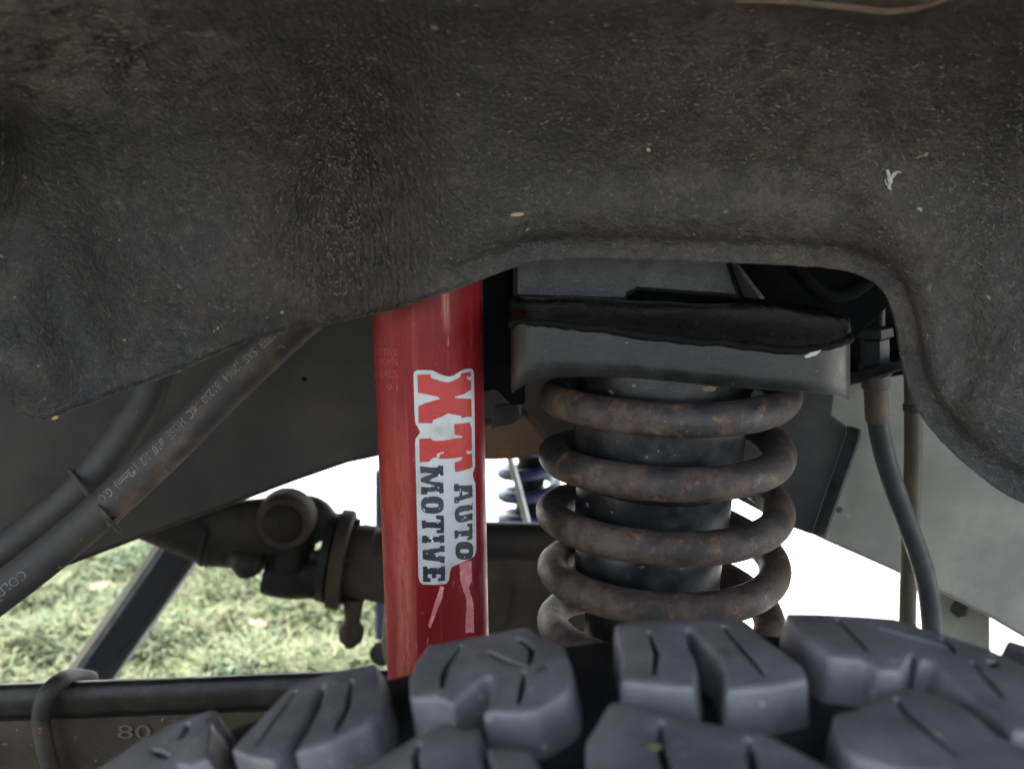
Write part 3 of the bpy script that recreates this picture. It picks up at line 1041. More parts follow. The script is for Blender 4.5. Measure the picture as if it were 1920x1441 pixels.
black = {
    'M': [[(158, 80), (240, 85), (250, 90), (350, 90), (352, 72), (410, 72), (412, 175), (350, 190), (265, 225), (270, 240), (405, 255), (410, 275), (413, 370), (350, 375), (345, 355), (240, 355), (235, 383), (170, 385), (168, 302), (230, 305), (300, 300), (322, 290), (240, 270), (165, 245), (162, 210), (230, 180), (302, 160), (225, 150), (160, 155)]],
    'O': [oval(292, 497, 123, 94), oval(290, 501, 70, 22)],
    'T': [[(332, 610), (415, 608), (418, 800), (338, 803), (335, 770), (380, 762), (380, 748), (215, 742), (210, 752), (178, 748), (178, 665), (218, 662), (222, 680), (380, 682), (380, 655), (332, 645)]],
    'I': [[(180, 828), (230, 826), (235, 842), (365, 838), (368, 820), (420, 818), (422, 900), (375, 905), (370, 895), (235, 900), (230, 912), (182, 910)]],
    'V': [[(185, 982), (370, 960), (372, 938), (425, 935), (427, 1003), (375, 1005), (300, 1025), (375, 1047), (427, 1050), (427, 1122), (378, 1122), (372, 1108), (190, 1085)]],
    'E': [[(190, 1162), (232, 1160), (240, 1175), (380, 1172), (385, 1158), (432, 1155), (432, 1312), (358, 1320), (355, 1285), (382, 1280), (382, 1245), (335, 1242), (335, 1285), (290, 1288), (288, 1245), (242, 1245), (245, 1280), (272, 1285), (270, 1330), (192, 1325)]],
    'A2': [[(525, 270), (575, 268), (580, 285), (725, 282), (727, 410), (650, 432), (582, 455), (575, 478), (530, 480), (528, 415), (585, 402), (585, 340), (570, 350), (527, 348)], [(617, 345), (690, 368), (617, 394)]],
    'U2': [[(727, 470), (715, 490), (590, 505), (545, 540), (532, 590), (540, 650), (570, 685), (620, 685), (690, 665), (727, 660), (727, 580), (690, 590), (600, 612), (582, 602), (580, 585), (610, 572), (727, 552)]],
    'T2': [[(665, 700), (725, 695), (726, 860), (680, 878), (665, 870), (668, 850), (690, 840), (690, 832), (570, 838), (565, 858), (532, 860), (530, 772), (570, 768), (575, 782), (690, 765), (692, 735), (668, 730)]],
    'O2': [oval(638, 990, 97, 98), oval(640, 995, 50, 22)],
}
for k, loops in black.items():
    wrap('black_letter', [rough_edge(c6(l), 0.5) for l in loops], 0.00024, M['blackink'], sticker)
res1 = [(862, 1056), (884, 1050), (885, 1085), (879, 1102), (888, 1132), (889, 1185), (872, 1185), (875, 1125), (863, 1088)]
res2 = [(826, 1098), (833, 1100), (829, 1122), (817, 1150), (807, 1178), (803, 1172), (812, 1140)]
for rs in (res1, res2):
    wrap('tape_residue', [rough_edge(rs, 0.8)], 0.00010, M['residue'], shock)
# stamped lines on the left flank
ang0 = None
for li, (tx, py, hpx) in enumerate((('REACTIVE', 662, 13), ('SECTIONS', 680, 13), ('INITIALS', 703, 14), ('No 91', 728, 13))):
    V, F = text_mesh(tx, 1.0)
    mx = max(v.x for v in V)
    x0, x1 = 700.5, 742 - 3 * (li == 3)
    vv = []
    # spread along the circumference so letters narrow towards the edge
    for v in V:
        f = v.x / mx
        px = 803 - 102.0 * math.cos(f * 0.92 + 0.06)
        vv.append(on_tube(px, py - v.y / 0.7 * hpx + hpx * 0.5 - 2, 0.00010))
    o = mesh('stamped_text', vv, F, M['redmark'], shock)
for seg in ([(728, 656), (745, 684)], [(745, 656), (728, 684)]):
    tube('stamped_text', [on_tube(*seg[0], 0.0001), on_tube((seg[0][0] + seg[1][0]) / 2, (seg[0][1] + seg[1][1]) / 2, 0.0001), on_tube(*seg[1], 0.0001)], 0.0003, M['redmark'], shock, 6)

# ------------------------------------------------------------------ coil spring
SY = 0.530
ca = W(1252, 745, SY)
cb = W(1238, 1130, SY)
spr = thing('coil_spring', 'rusty dark coil spring standing between the black perch and the tyre', 'coil spring', tuple(W(1232, 1330, SY)))
WR = 0.0088
RC = 0.0707 - WR
pitch = 0.0330
zf1 = W(1240, 787, SY - RC).z            # front of the top full turn
pts = []
turns = 6.2
nseg = 64
p0 = -5.4
ph = p0
for i in range(int((0.78 - p0) * nseg) + 1):
    q = p0 + i / nseg                    # turns, 0 = front of the top coil
    a = -math.pi / 2 + q * math.tau
    tt = (W(0, 0, 1).z * 0 + (zf1 + pitch * q - ca.z) / (cb.z - ca.z))
    ax = ca.lerp(cb, tt)
    rr = RC * (1.0 + 0.012 * math.sin(q * 2.1))
    if q > 0.15:
        rr *= 1 - 0.02 * (q - 0.15)
    x = math.cos(a) * rr
    y = math.sin(a) * rr
    zz = zf1 + pitch * q - 0.092 * x
    pts.append(Vector((ax.x + x, SY + y, zz)))
V, F = tube_data(pts, WR, 24)
V = [v + (v - pts[i // 24]).normalized() * 0.0003 * mnoise.noise(v * 260) for i, v in enumerate(V)]
mesh('wire', V, F, M['coil'], spr, 60)

# bump stop sleeve inside the spring
bs = thing('bump_stop', 'stepped blue black rubber bump stop standing inside the coil spring', 'bump stop', tuple(W(1226, 1330, SY)))
bt, bb = W(1246, 690, SY), W(1206, 1140, SY)
BL = (bb - bt).length


def dpt(py):
    return (W(1240, py, SY) - W(1246, 690, SY)).length


prof = [(-0.03, 0.045), (0.0, 0.0470), (dpt(890), 0.0464), (dpt(897), 0.0455), (dpt(902), 0.0432), (dpt(912), 0.0430), (dpt(985), 0.0428), (dpt(994), 0.0420), (dpt(999), 0.0400), (dpt(1004), 0.0406), (dpt(1020), 0.0413), (dpt(1100), 0.0409), (dpt(1112), 0.0395), (dpt(1118), 0.0365), (dpt(1121), 0.033), (dpt(1300), 0.0325)]
lathe('stop_body', bt, bb, prof, M['sleeve'], bs, 72, 30, 0.012)
lathe('lower_seat', W(1232, 1290, SY), W(1232, 1330, SY), [(0, 0.03), (0.001, 0.072), (0.006, 0.075), (0.03, 0.078), (0.032, 0.05)], M['hanger'], bs, 48)

# ------------------------------------------------------------------ spring perch / tower
perch = thing('spring_tower', 'black painted steel spring tower with a curved grey retaining band above the coils', 'spring tower', tuple(W(1280, 600, 0.52)))
YB = 0.452
# plan line of the band, left return -> front -> right return, with (px at front, top py, bottom py)
frontal = [(958, 612, 737), (966, 607, 731), (980, 604, 722), (1000, 606, 714), (1030, 609, 709), (1070, 614, 707), (1120, 620, 707), (1180, 629, 709), (1240, 637, 714), (1300, 644, 720), (1360, 649, 726), (1420, 654, 730), (1480, 658, 734), (1520, 659, 737), (1550, 656, 739), (1570, 650, 741), (1585, 644, 745), (1594, 639, 750)]
V = []
path = []
for i, (px, t, b) in enumerate(frontal):
    e = 0.0
    if px > 1540:
        e = 0.016 * (1 - math.sqrt(max(0, 1 - ((px - 1540) / 54.0) ** 2)))
    e += 0.010 * smstep(px, 1400, 1600) ** 2 + 0.010 * smstep(px, 1120, 950) ** 2
    if px < 1010:
        e = 0.012 * ((1010 - px) / 52.0) ** 2
    Y = YB + e + 0.000016 * abs(px - 1260) * 0.3
    path.append((W(px, t + 2.0 * mnoise.noise(Vector((px / 23, 0, 0))), Y), W(px, b, Y)))
lt_, lb_ = path[0]
rt_, rb_ = path[-1]
left = [(lt_ + Vector((0.0005 * k, 0.016 * k, 0)), lb_ + Vector((0.0005 * k, 0.016 * k, 0))) for k in (5, 3, 1)]
right = [(rt_ + Vector((-0.0008 * k, 0.010 * k, 0.0008 * k)), rb_ + Vector((-0.0022 * k, 0.010 * k, 0.0015 * k))) for k in (1, 3, 6, 9)]
path = left + path + right
n = len(path)
TH = 0.0035
V, F = [], []
cen = W(1280, 660, 0.53)
for t, b in path:
    inn = Vector((cen.x - t.x, cen.y - t.y, 0)).normalized() * TH
    V += [t, t * 0.35 + b * 0.65, b + Vector((0, 0, 0.0012)), b + inn * 0.35, b + inn * 0.9 + Vector((0, 0, 0.001)), t + inn]
K = 6
for i in range(n - 1):
    for k in range(K):
        F.append((i * K + k, i * K + (k + 1) % K, (i + 1) * K + (k + 1) % K, (i + 1) * K + k))
F.append(tuple(range(K)))
F.append(tuple((n - 1) * K + k for k in range(K)))
mesh('band', V, F, M['band'], perch, 60)
# weld seam lying on the top edge of the band; its black paints in a shadow line
seam = []
for i, (t, b) in enumerate(path[2:-3]):
    seam.append(t + Vector((0, 0.0012, 0.0006)))
seam = catmull(seam, 10)
V, F = tube_data(seam, 0.0018, 12)
V = [v + Vector((0, -0.0014, 0.0004)) + Vector((0, -0.5, 1)) * 0.0013 * mnoise.noise(v * 60) + Vector((0, 0, 1)) * 0.0007 * mnoise.noise(v * 220) for v in V]
M['seam'] = simple('lumpy weld with painted black shadow line', (0.003, 0.003, 0.003), 0.8, bs=300, spec=0.12)
mesh('weld_seam', V, F, M['seam'], perch, 80)
# crown plate from the band back to the tower wall, hollow in the middle
backc = [(952, 556, 0.530), (1000, 556, 0.528), (1080, 559, 0.526), (1180, 563, 0.525), (1290, 566, 0.525), (1390, 562, 0.527), (1460, 566, 0.530), (1520, 574, 0.531), (1560, 584, 0.528), (1585, 598, 0.520), (1598, 616, 0.506)]
fr = catmull([t for t, b in path[3:-3]], 4)
bk = catmull([W(*q) for q in backc], 6)


def resample(pts, n):
    L = [0]
    for a, b in zip(pts[:-1], pts[1:]):
        L.append(L[-1] + (b - a).length)
    out, j = [], 0
    for i in range(n):
        s = L[-1] * i / (n - 1)
        while j < len(L) - 2 and L[j + 1] < s:
            j += 1
        out.append(pts[j].lerp(pts[j + 1], (s - L[j]) / max(1e-9, L[j + 1] - L[j])))
    return out


NC, NRW = 70, 16
fr, bk = resample(fr, NC), resample(bk, NC)
V, F = [], []
for i in range(NC):
    for k in range(NRW):
        t = k / (NRW - 1)
        p = fr[i].lerp(bk[i], t)
        p.z += 0.010 * math.sin(math.pi * min(1, t * 1.25)) * (0.6 + 0.4 * math.sin(math.pi * i / NC)) - 0.0015 * math.exp(-((t - 0.08) / 0.08) ** 2) + 0.0012 * mnoise.noise(p * 45)
        V.append(p)
for i in range(NC - 1):
    for k in range(NRW - 1):
        F.append((i * NRW + k, (i + 1) * NRW + k, (i + 1) * NRW + k + 1, i * NRW + k + 1))
o = mesh('crown_plate', V, F, M['perch'], perch, 180)
o.modifiers.new('thickness', 'SOLIDIFY').thickness = 0.003
# tower wall above
YT = 0.524
tw = [(962, 560), (1176, 566), (1182, 553), (1196, 546), (1392, 560), (1372, 500), (1350, 400), (962, 400)]
plate('tower_wall', [W(x, y, YT) for x, y in tw], (0, 0.02, 0), M['tower'], perch, 0.0025)
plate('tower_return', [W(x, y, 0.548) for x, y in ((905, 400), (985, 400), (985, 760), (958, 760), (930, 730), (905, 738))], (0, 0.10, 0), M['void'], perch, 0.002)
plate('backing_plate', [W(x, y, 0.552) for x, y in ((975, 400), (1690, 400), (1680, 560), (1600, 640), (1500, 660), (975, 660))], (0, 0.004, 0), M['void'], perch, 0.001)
plate('cavity_shade', [W(x, y, 0.668) for x, y in ((1540, 400), (1735, 400), (1735, 696), (1640, 712), (1540, 735))], (0, 0.004, 0), M['void'], perch, 0.001)  # added dark sheet that paints the shade of the gap behind the nut
ra, rb2 = W(1372, 490, 0.520), W(1428, 562, 0.492)
sidev = Vector((0.0022, 0, 0.0006))
plate('rib', [ra, rb2, rb2 + Vector((0, 0.04, -0.004)), ra + Vector((0, 0.015, 0.0))], sidev, M['ribsteel'], perch, 0.001)
# hanging side leg of the tower
hg = [(1425, 700), (1568, 716), (1562, 758), (1560, 778), (1588, 800), (1586, 818), (1522, 1002), (1478, 986), (1384, 936), (1380, 800)]
YH = 0.60
plate('side_leg', [W(x, y, YH) for x, y in hg], (0, 0.004, 0), M['hanger'], perch, 0.001)
fl = [W(1588, 800, YH), W(1586, 818, YH), W(1522, 1002, YH)]
V = []
for p in fl:
    V += [p + Vector((0.0006, 0.002, 0)), p + Vector((0.004, -0.010, 0.001)), p + Vector((0.0055, -0.010, 0.001)), p + Vector((0.0022, 0.003, 0))]
F = [(i * 4 + k, i * 4 + (k + 1) % 4, (i + 1) * 4 + (k + 1) % 4, (i + 1) * 4 + k) for i in range(2) for k in range(4)] + [(0, 1, 2, 3), (8, 9, 10, 11)]
mesh('leg_flange', V, F, M['ribsteel'], perch, 40)
# chip of bare metal on the band, rust spots on its lower lip
def bandpt(px, py, lift=0.0012):
    return W(px, py, YB - lift)


chip = [(1508, 668), (1520, 661), (1541, 656), (1530, 666), (1512, 671)]
plate('paint_chip', [bandpt(x, y, 0.0008) for x, y in chip], (0, 0.0012, 0), M['lint'], perch, 0)
plate('rust_spot', [bandpt(x, y, 0.0006) for x, y in ((1316, 727), (1330, 723), (1344, 726), (1340, 733), (1322, 734))], (0, 0.001, 0), M['rust'], perch, 0)

# ------------------------------------------------------------------ rusty stay left of the spring
stay = thing('rusty_stay', 'brown rusted bracket with a folded clip between shock absorber and spring', 'bracket', tuple(W(960, 830, 0.60)))
plate('stay_plate', [W(x, y, 0.60) for x, y in ((890, 800), (935, 792), (985, 778), (1008, 800), (1034, 838), (1030, 850), (985, 859), (930, 862), (890, 862))], (0, 0.02, 0), M['rust'], stay, 0.002)
V = []
clip_l = [W(922, 772, 0.575), W(930, 760, 0.572), W(958, 757, 0.572), W(968, 750, 0.572), W(974, 728, 0.575)]
lo_l = [W(922, 805, 0.580), W(930, 800, 0.578), W(960, 795, 0.578), W(976, 782, 0.578), W(982, 740, 0.580)]
for a, b in zip(clip_l, lo_l):
    V += [a, b, b + Vector((0, 0.003, 0)), a + Vector((0, 0.003, 0))]
F = [(i * 4 + k, i * 4 + (k + 1) % 4, (i + 1) * 4 + (k + 1) % 4, (i + 1) * 4 + k) for i in range(4) for k in range(4)] + [(0, 1, 2, 3), (16, 17, 18, 19)]
mesh('clip', V, F, M['hanger'], stay, 35)

# ------------------------------------------------------------------ brake hose and pipe on the right
bh = thing('brake_hose', 'black brake hose with a rusty ferrule, curving down in front of the pipe', 'hose', tuple(W(1645, 760, 0.60)))
hp = catmull([W(x, y, Y) for x, y, Y in ((1644, 770, 0.60), (1650, 815, 0.602), (1664, 872, 0.605), (1690, 950, 0.605), (1716, 1020, 0.605), (1737, 1090, 0.605), (1747, 1170, 0.605), (1750, 1260, 0.61), (1748, 1360, 0.62))], 10)
tube('hose_wall', hp, PXM(19.5, 0.605), M['brake'], bh, 20)
fa, fb = W(1641, 700, 0.60), W(1645, 790, 0.60)
FL = (fb - fa).length
q = PXM(1, 0.60)
lathe('ferrule', fa, fb, [(0, 20 * q), (0.001, 26 * q), (FL * 0.28, 26 * q), (FL * 0.32, 22 * q), (FL * 0.95, 22 * q), (FL, 19 * q)], M['ferrule'], bh, 24)
lathe('hose_nut', W(1640, 612, 0.605), W(1641, 695, 0.605), [(0, 14 * q), (0.001, 32 * q), (0.006, 34 * q), (0.008, 26 * q), (0.022, 26 * q), (0.024, 30 * q), (0.030, 30 * q)], M['tower'], bh, 6, 20)
lathe('brake_line', W(1652, 500, 0.61), W(1650, 615, 0.61), [(0, 9 * q), (0.06, 9 * q)], M['tower'], bh, 12)
hbk = thing('hose_bracket', 'dark sheet tab that clamps the brake hose beside the spring tower', 'bracket', tuple(W(1650, 700, 0.60)))
plate('tab', [W(1560, 733, 0.585), W(1712, 688, 0.585), W(1715, 655, 0.66), W(1560, 690, 0.66)], (0, 0, 0.003), M['perch'], hbk, 0.0008)
plate('tab_lip', [W(1590, 700, 0.583), W(1700, 672, 0.583), W(1700, 690, 0.583), W(1590, 724, 0.583)], (0, 0.002, 0), M['perch'], hbk, 0.0006)
bp_ = thing('brake_pipe', 'straight olive brown pipe hanging behind the brake hose', 'pipe', tuple(W(1708, 900, 0.655)))
tube('pipe_wall', catmull([W(x, y, 0.655) for x, y in ((1712, 600), (1712, 735), (1712, 850), (1708, 980), (1703, 1100), (1701, 1200), (1700, 1330))], 8), PXM(16.5, 0.655), M['pipe'], bp_, 18)
lathe('clip', W(1714, 755, 0.655), W(1713, 772, 0.655), [(0, 18 * q), (0.001, 22 * q), (0.005, 22 * q), (0.006, 18 * q)], M['hanger'], bp_, 20)
# dim fittings seen through the top of the opening
vu = thing('vacuum_pipe', 'dim brownish bent pipe deep in the gap right of the spring tower', 'pipe', tuple(W(1530, 540, 0.545)))
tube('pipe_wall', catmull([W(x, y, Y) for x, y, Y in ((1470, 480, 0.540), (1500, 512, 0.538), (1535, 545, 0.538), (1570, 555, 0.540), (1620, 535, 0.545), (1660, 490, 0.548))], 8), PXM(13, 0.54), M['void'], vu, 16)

# ------------------------------------------------------------------ driveshaft and axle
YD = 0.98
D = lambda x, y, dy=0.0: W(x, y, YD + dy)
qd = PXM(1, YD)
ds = thing('driveshaft', 'oily dark driveshaft with universal joint left of the red shock absorber', 'driveshaft', tuple(D(470, 1010)))
a, b = D(150, 900), D(397, 1000)
L = (b - a).length
lathe('shaft_tube', a, b, [(0, 56 * qd), (L * 0.5, 60 * qd), (L, 61 * qd)], M['shaft'], ds, 40)
b2 = D(500, 1010)
lathe('weld_ring', D(391, 998), D(412, 1004), [(0, 60 * qd), (2 * qd, 65 * qd), (8 * qd, 66 * qd), (11 * qd, 62 * qd), (16 * qd, 65 * qd), (22 * qd, 60 * qd)], M['shaft'], ds, 40)
lathe('yoke_neck', D(404, 1003), b2, [(0, 61 * qd), (40 * qd, 60 * qd), (72 * qd, 52 * qd), (100 * qd, 36 * qd)], M['shaft'], ds, 40)


def disc(name, x, y, r, y0, y1, mat, par, bev=4, n=36, sy=1.0):
    pa, pb = D(x, y, y0), D(x, y, y1)
    L = abs(y1 - y0)
    pb = pa + Vector((0, y1 - y0, 0))
    return lathe(name, pa, pb, [(0, (r - bev) * qd), (bev * qd * 0.6, r * qd), (L, r * qd)], mat, par, n, 50)


pe = D(530, 982, -0.048)
lathe('yoke_ear', pe, pe + Vector((0, 0.05, 0)), [(0.006, 1 * qd), (0.006, 35 * qd), (0.0012, 38 * qd), (0.0, 41 * qd), (0.0, 46 * qd), (0.004, 52 * qd), (0.010, 54 * qd), (0.028, 54 * qd), (0.030, 40 * qd)], M['axle'], ds, 40, 40)
disc('bearing_cap', 530, 982, 34, -0.0445, -0.038, M['cap'], ds, 2)
tube('yoke_arm', catmull([D(410, 1000, -0.012), D(470, 990, -0.028), D(530, 982, -0.030)], 6), lambda t: (62 - 9 * t) * qd, M['shaft'], ds, 24, (0.55, 1.0))
disc('yoke_ear', 500, 1025, 50, 0.02, 0.055, M['shaft'], ds, 6)
tube('yoke_arm', catmull([D(440, 1030, 0.0), D(462, 1050, -0.03), D(470, 1062, -0.03)], 6), 30 * qd, M['shaft'], ds, 18)
# flange yoke: two ears above and below the cross
tube('flange_ear', catmull([D(545, 962, 0.0), D(568, 958, 0.0), D(592, 968, 0.0), D(612, 1000, 0.0)], 8), lambda t: (30 + 8 * t) * qd, M['shaft'], ds, 18)
tube('flange_ear', catmull([D(500, 1074, -0.005), D(530, 1080, -0.005), D(570, 1080, 0.0), D(610, 1070, 0.0)], 8), lambda t: (40 + 6 * t) * qd, M['shaft'], ds, 18)
tube('cross_trunnion', [D(560, 950, 0.0), D(548, 1015, 0.0), D(536, 1088, 0.0)], 46 * qd, M['shaft'], ds, 20)
fx = (D(660, 1052) - D(560, 1036)).normalized()
c0 = D(606, 1042)
lathe('joint_flange', c0, c0 + fx * 0.03, [(0, 50 * qd), (2 * qd, 86 * qd), (18 * qd, 88 * qd), (20 * qd, 84 * qd)], M['shaft'], ds, 40)
c1 = c0 + fx * (22 * qd)
lathe('pinion_flange', c1, c1 + fx * 0.03, [(0, 84 * qd), (2 * qd, 96 * qd), (20 * qd, 97 * qd), (26 * qd, 95 * qd), (28 * qd, 60 * qd)], M['axle'], ds, 40)
for k in range(4):
    an = math.pi / 4 + k * math.pi / 2 + 0.4
    up = Vector((0, -1, 0))
    vv = fx.cross(up).normalized()
    ctr = c0 + (up * math.cos(an) + vv * math.sin(an)) * 74 * qd - fx * 0.008
    lathe('flange_bolt', ctr, ctr + fx * 0.04, [(0, 9 * qd), (0.04, 9 * qd)], M['shaft'], ds, 6)

ax = thing('axle_housing', 'brown dusted axle housing behind the shock absorber and spring', 'axle', tuple(D(860, 1130)))
c2 = c1 + fx * (26 * qd)
lathe('pinion_neck', c2, c2 + fx * 0.18, [(0, 66 * qd), (0.012, 74 * qd), (0.024, 74 * qd), (0.026, 70 * qd), (0.05, 72 * qd), (0.10, 80 * qd), (0.17, 110 * qd)], M['axle'], ax, 40)
V, F = [], []
cc = D(880, 1190, 0.07)
for i in range(17):
    th = math.pi * i / 16
    for k in range(32):
        p_ = math.tau * k / 32
        V.append(cc + Vector((0.100 * math.sin(th) * math.cos(p_), 0.085 * math.sin(th) * math.sin(p_), 0.095 * math.cos(th))))
for i in range(16):
    for k in range(32):
        F.append((i * 32 + k, i * 32 + (k + 1) % 32, (i + 1) * 32 + (k + 1) % 32, (i + 1) * 32 + k))
mesh('differential_case', V, F, M['axle'], ax, 180)
lathe('axle_tube', D(880, 1200, 0.02) + Vector((0, -0.55, 0.0)), D(880, 1200, 0.02), [(0, 0.036), (0.55, 0.036)], M['axle'], ax, 32)
plate('web_plate', [W(x, y, 0.93) for x, y in ((905, 1046), (1105, 1046), (1110, 1330), (905, 1330))], (0, 0.02, 0), M['axle'], ax, 0.003)
# vent stud hanging under the pinion
sa, sb = D(664, 1120, -0.02), D(656, 1212, -0.02)
sL = (sb - sa).length
lathe('drop_stud', sa, sb, [(0, 20 * qd), (sL * 0.2, 18 * qd), (sL * 0.45, 15 * qd), (sL * 0.52, 17 * qd), (sL * 0.58, 23 * qd), (sL * 0.72, 25 * qd), (sL * 0.86, 22 * qd), (sL * 0.92, 15 * qd), (sL, 10 * qd)], M['axle'], ax, 28, 60)
tb = thing('track_bar', 'dark round track bar crossing behind the shock absorber and spring', 'bar', tuple(W(1000, 1015, 0.90)))
tube('bar_tube', [W(830, 1010, 0.90), W(1000, 1014, 0.90), W(1150, 1018, 0.90)], PXM(36, 0.90), M['shaft'], tb, 24)

# far-side parts seen through the gap
fs = thing('far_coil_spring', 'small blue black coil spring on the far side, seen left of the rusty spring', 'coil spring', tuple(W(985, 980, 1.35)))
cpts = []
for i in range(int(4.2 * 28)):
    q_ = i / 28
    a_ = q_ * math.tau
    c_ = W(992, 990 - 42 * q_, 1.35)
    cpts.append(c_ + Vector((0.038 * math.cos(a_), 0.038 * math.sin(a_), 0)))
tube('wire', cpts, 0.0085, M['blue'], fs, 10)
lathe('inner_rod', W(990, 1010, 1.35), W(1000, 800, 1.35), [(0, 0.020), (0.16, 0.020)], M['blackbar'], fs, 20)
rdv = thing('far_link_rod', 'thin bright steel rod slanting in front of the far blue spring', 'rod', tuple(W(975, 920, 1.25)))
tube('rod', [W(945, 820, 1.25), W(968, 900, 1.25), W(990, 985, 1.25)], PXM(7, 1.25), M['steel'], rdv, 10)
fsh = thing('far_shock', 'blue far side shock absorber peeping out left of the red one', 'shock absorber', tuple(W(712, 1200, 1.40)))
lathe('tube', W(716, 1195, 1.40), W(716, 880, 1.40), [(0, PXM(12, 1.4)), (0.001, PXM(13, 1.4)), ((W(716, 880, 1.4) - W(716, 1195, 1.4)).length, PXM(13, 1.4))], M['blue'], fsh, 20)
lathe('lower_eye', W(716, 1225, 1.36), W(716, 1225, 1.42), [(0, PXM(24, 1.4)), (0.06, PXM(24, 1.4))], M['shaft'], fsh, 20)
# diagonal square tube under the car
db = thing('diagonal_tube', 'glossy black square tube slanting across the grass at left', 'tube', tuple(W(180, 1270, 1.32)))
p0_, p1_ = W(120, 1345, 1.30), W(372, 985, 1.34)
ax_ = (p1_ - p0_).normalized()
sd_ = Vector((0, -1, 0)).cross(ax_).normalized()
if sd_.x < 0:
    sd_ = -sd_
nb = ax_.cross(sd_).normalized()
hw = PXM(33, 1.32)
pl = []
for sx_, sy_ in ((-1, -0.72), (-0.72, -1), (0.72, -1), (1, -0.72), (1, 0.72), (0.72, 1), (-0.72, 1), (-1, 0.72)):
    pl.append(p0_ + sd_ * hw * sx_ + nb * hw * sy_)
plate('tube_wall', pl, (p1_ - p0_), M['blackbar'], db, 0.0015)
for nm, sg, wd_, mt in (('sunlit_edge', -1, 0.42, 'tan'), ('grey_edge', 1, 0.16, 'steel')):
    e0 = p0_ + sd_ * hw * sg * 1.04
    plate(nm, [e0 - nb * hw * 0.6, e0 + nb * hw * 0.6, e0 + nb * hw * 0.6 + sd_ * hw * sg * wd_, e0 - nb * hw * 0.6 + sd_ * hw * sg * wd_], (p1_ - p0_), M[mt], db, 0.0008)  # tan strip has the sunlight on the tube's left flank painted in

# ------------------------------------------------------------------ lower control arm at bottom left
YA = 0.63
arm = thing('control_arm', 'grimy steel control arm running across the bottom left behind the tyre', 'control arm', tuple(W(0, 1380, YA)))
prof = [(1283, 0.012), (1286, 0.004), (1296, 0.0), (1330, -0.001), (1343, 0.003), (1348, 0.006)]
def arm_strip(name, rows, mat, xs=(-500, 1000)):
    V, F = [], []
    for i in range(31):
        x = xs[0] + (xs[1] - xs[0]) * i / 30
        tilt = -0.038 * (x - 0)
        for (py, e) in rows:
            V.append(W(x, py + tilt + 1.5 * mnoise.noise(Vector((x / 40, py / 30, 0))), YA + e))
    K = len(rows)
    for i in range(30):
        for k in range(K - 1):
            F.append((i * K + k, i * K + k + 1, (i + 1) * K + k + 1, (i + 1) * K + k))
    return mesh(name, V, F, mat, arm, 70)
arm_strip('top_flange', [(1290, 0.07), (1284, 0.05), (1281, 0.014), (1285, 0.004), (1296, 0.0), (1318, -0.001), (1336, 0.001), (1345, 0.006), (1349, 0.012)], M['armtop'])
arm_strip('web', [(1346, 0.008), (1352, 0.003), (1364, 0.002), (1400, 0.004), (1440, 0.004), (1500, 0.003), (1540, 0.006), (1550, 0.05)], M['arm'])
V, F = text_mesh('80.', 1.0)
mx = max(v.x for v in V)
vv = [W(218 + v.x / mx * 78, 1386 - v.y / 0.7 * 26 - 2, YA + 0.0012) for v in V]
mesh('embossed_number', vv, F, M['palebrown'], arm)  # figures set off in a paler colour
cab = thing('black_cable', 'thick dusty black cable bent over the control arm at bottom left', 'cable', tuple(W(80, 1350, YA - 0.02)))
cp = catmull([W(170, 1272, YA + 0.06), W(140, 1268, YA + 0.035), W(112, 1277, YA - 0.002), W(86, 1305, YA - 0.014), W(77, 1345, YA - 0.012), W(84, 1395, YA - 0.012), W(98, 1450, YA - 0.010), W(106, 1540, YA - 0.008)], 10)
tube('cable_wall', cp, PXM(18, 0.62), M['hose'], cab, 18)

# ------------------------------------------------------------------ tyre
TR = 0.423
TX, TZ = 0.0706, 0.423
TY1, TY0 = 0.291, 0.035
wheel = thing('wheel', 'large off-road wheel with a chunky block tread filling the bottom edge', 'wheel', (TX, (TY0 + TY1) / 2, TZ))
TYM = (TY0 + TY1) / 2


def tyre_sw(px, py):
    d = ray(px, py)
    A = d.x * d.x + d.z * d.z
    ox, oz = CAM.x - TX, CAM.z - TZ
    B = 2 * (d.x * ox + d.z * oz)
    Cc = ox * ox + oz * oz - TR * TR
    t = (-B - math.sqrt(max(B * B - 4 * A * Cc, 0.0))) / (2 * A)
    p = CAM + d * t
    return Vector((math.atan2(p.x - TX, p.z - TZ) * TR, min(p.y, TY1 + 0.012), 0))


def sw_world(s, w_, h):
    # slight crown: shoulders lower than the middle
    e = (w_ - TYM) / ((TY1 - TY0) / 2)
    r = TR + h - 0.0008 * max(0, abs(e) - 0.75) / 0.25
    a = s / TR
    return Vector((TX + math.sin(a) * r, w_, TZ + math.cos(a) * r))


def inset(loop, d):
    """offset a closed 2D loop inwards (left of travel for ccw)"""
    n = len(loop)
    out = []
    for i in range(n):
        p, a, b = loop[i], loop[i - 1], loop[(i + 1) % n]
        e1, e2 = (p - a), (b - p)
        if e1.length < 1e-7 or e2.length < 1e-7:
            out.append(p.copy())
            continue
        e1.normalize()
        e2.normalize()
        n1, n2 = Vector((-e1.y, e1.x, 0)), Vector((-e2.y, e2.x, 0))
        m_ = n1 + n2
        if m_.length < 0.3:
            m_ = n1
        m_.normalize()
        c = max(0.55, m_.dot(n1))
        out.append(p + m_ * (d / c))
    return out


def area(l):
    return 0.5 * sum(l[i - 1].x * l[i].y - l[i].x * l[i - 1].y for i in range(len(l)))


LUG = 0.0135


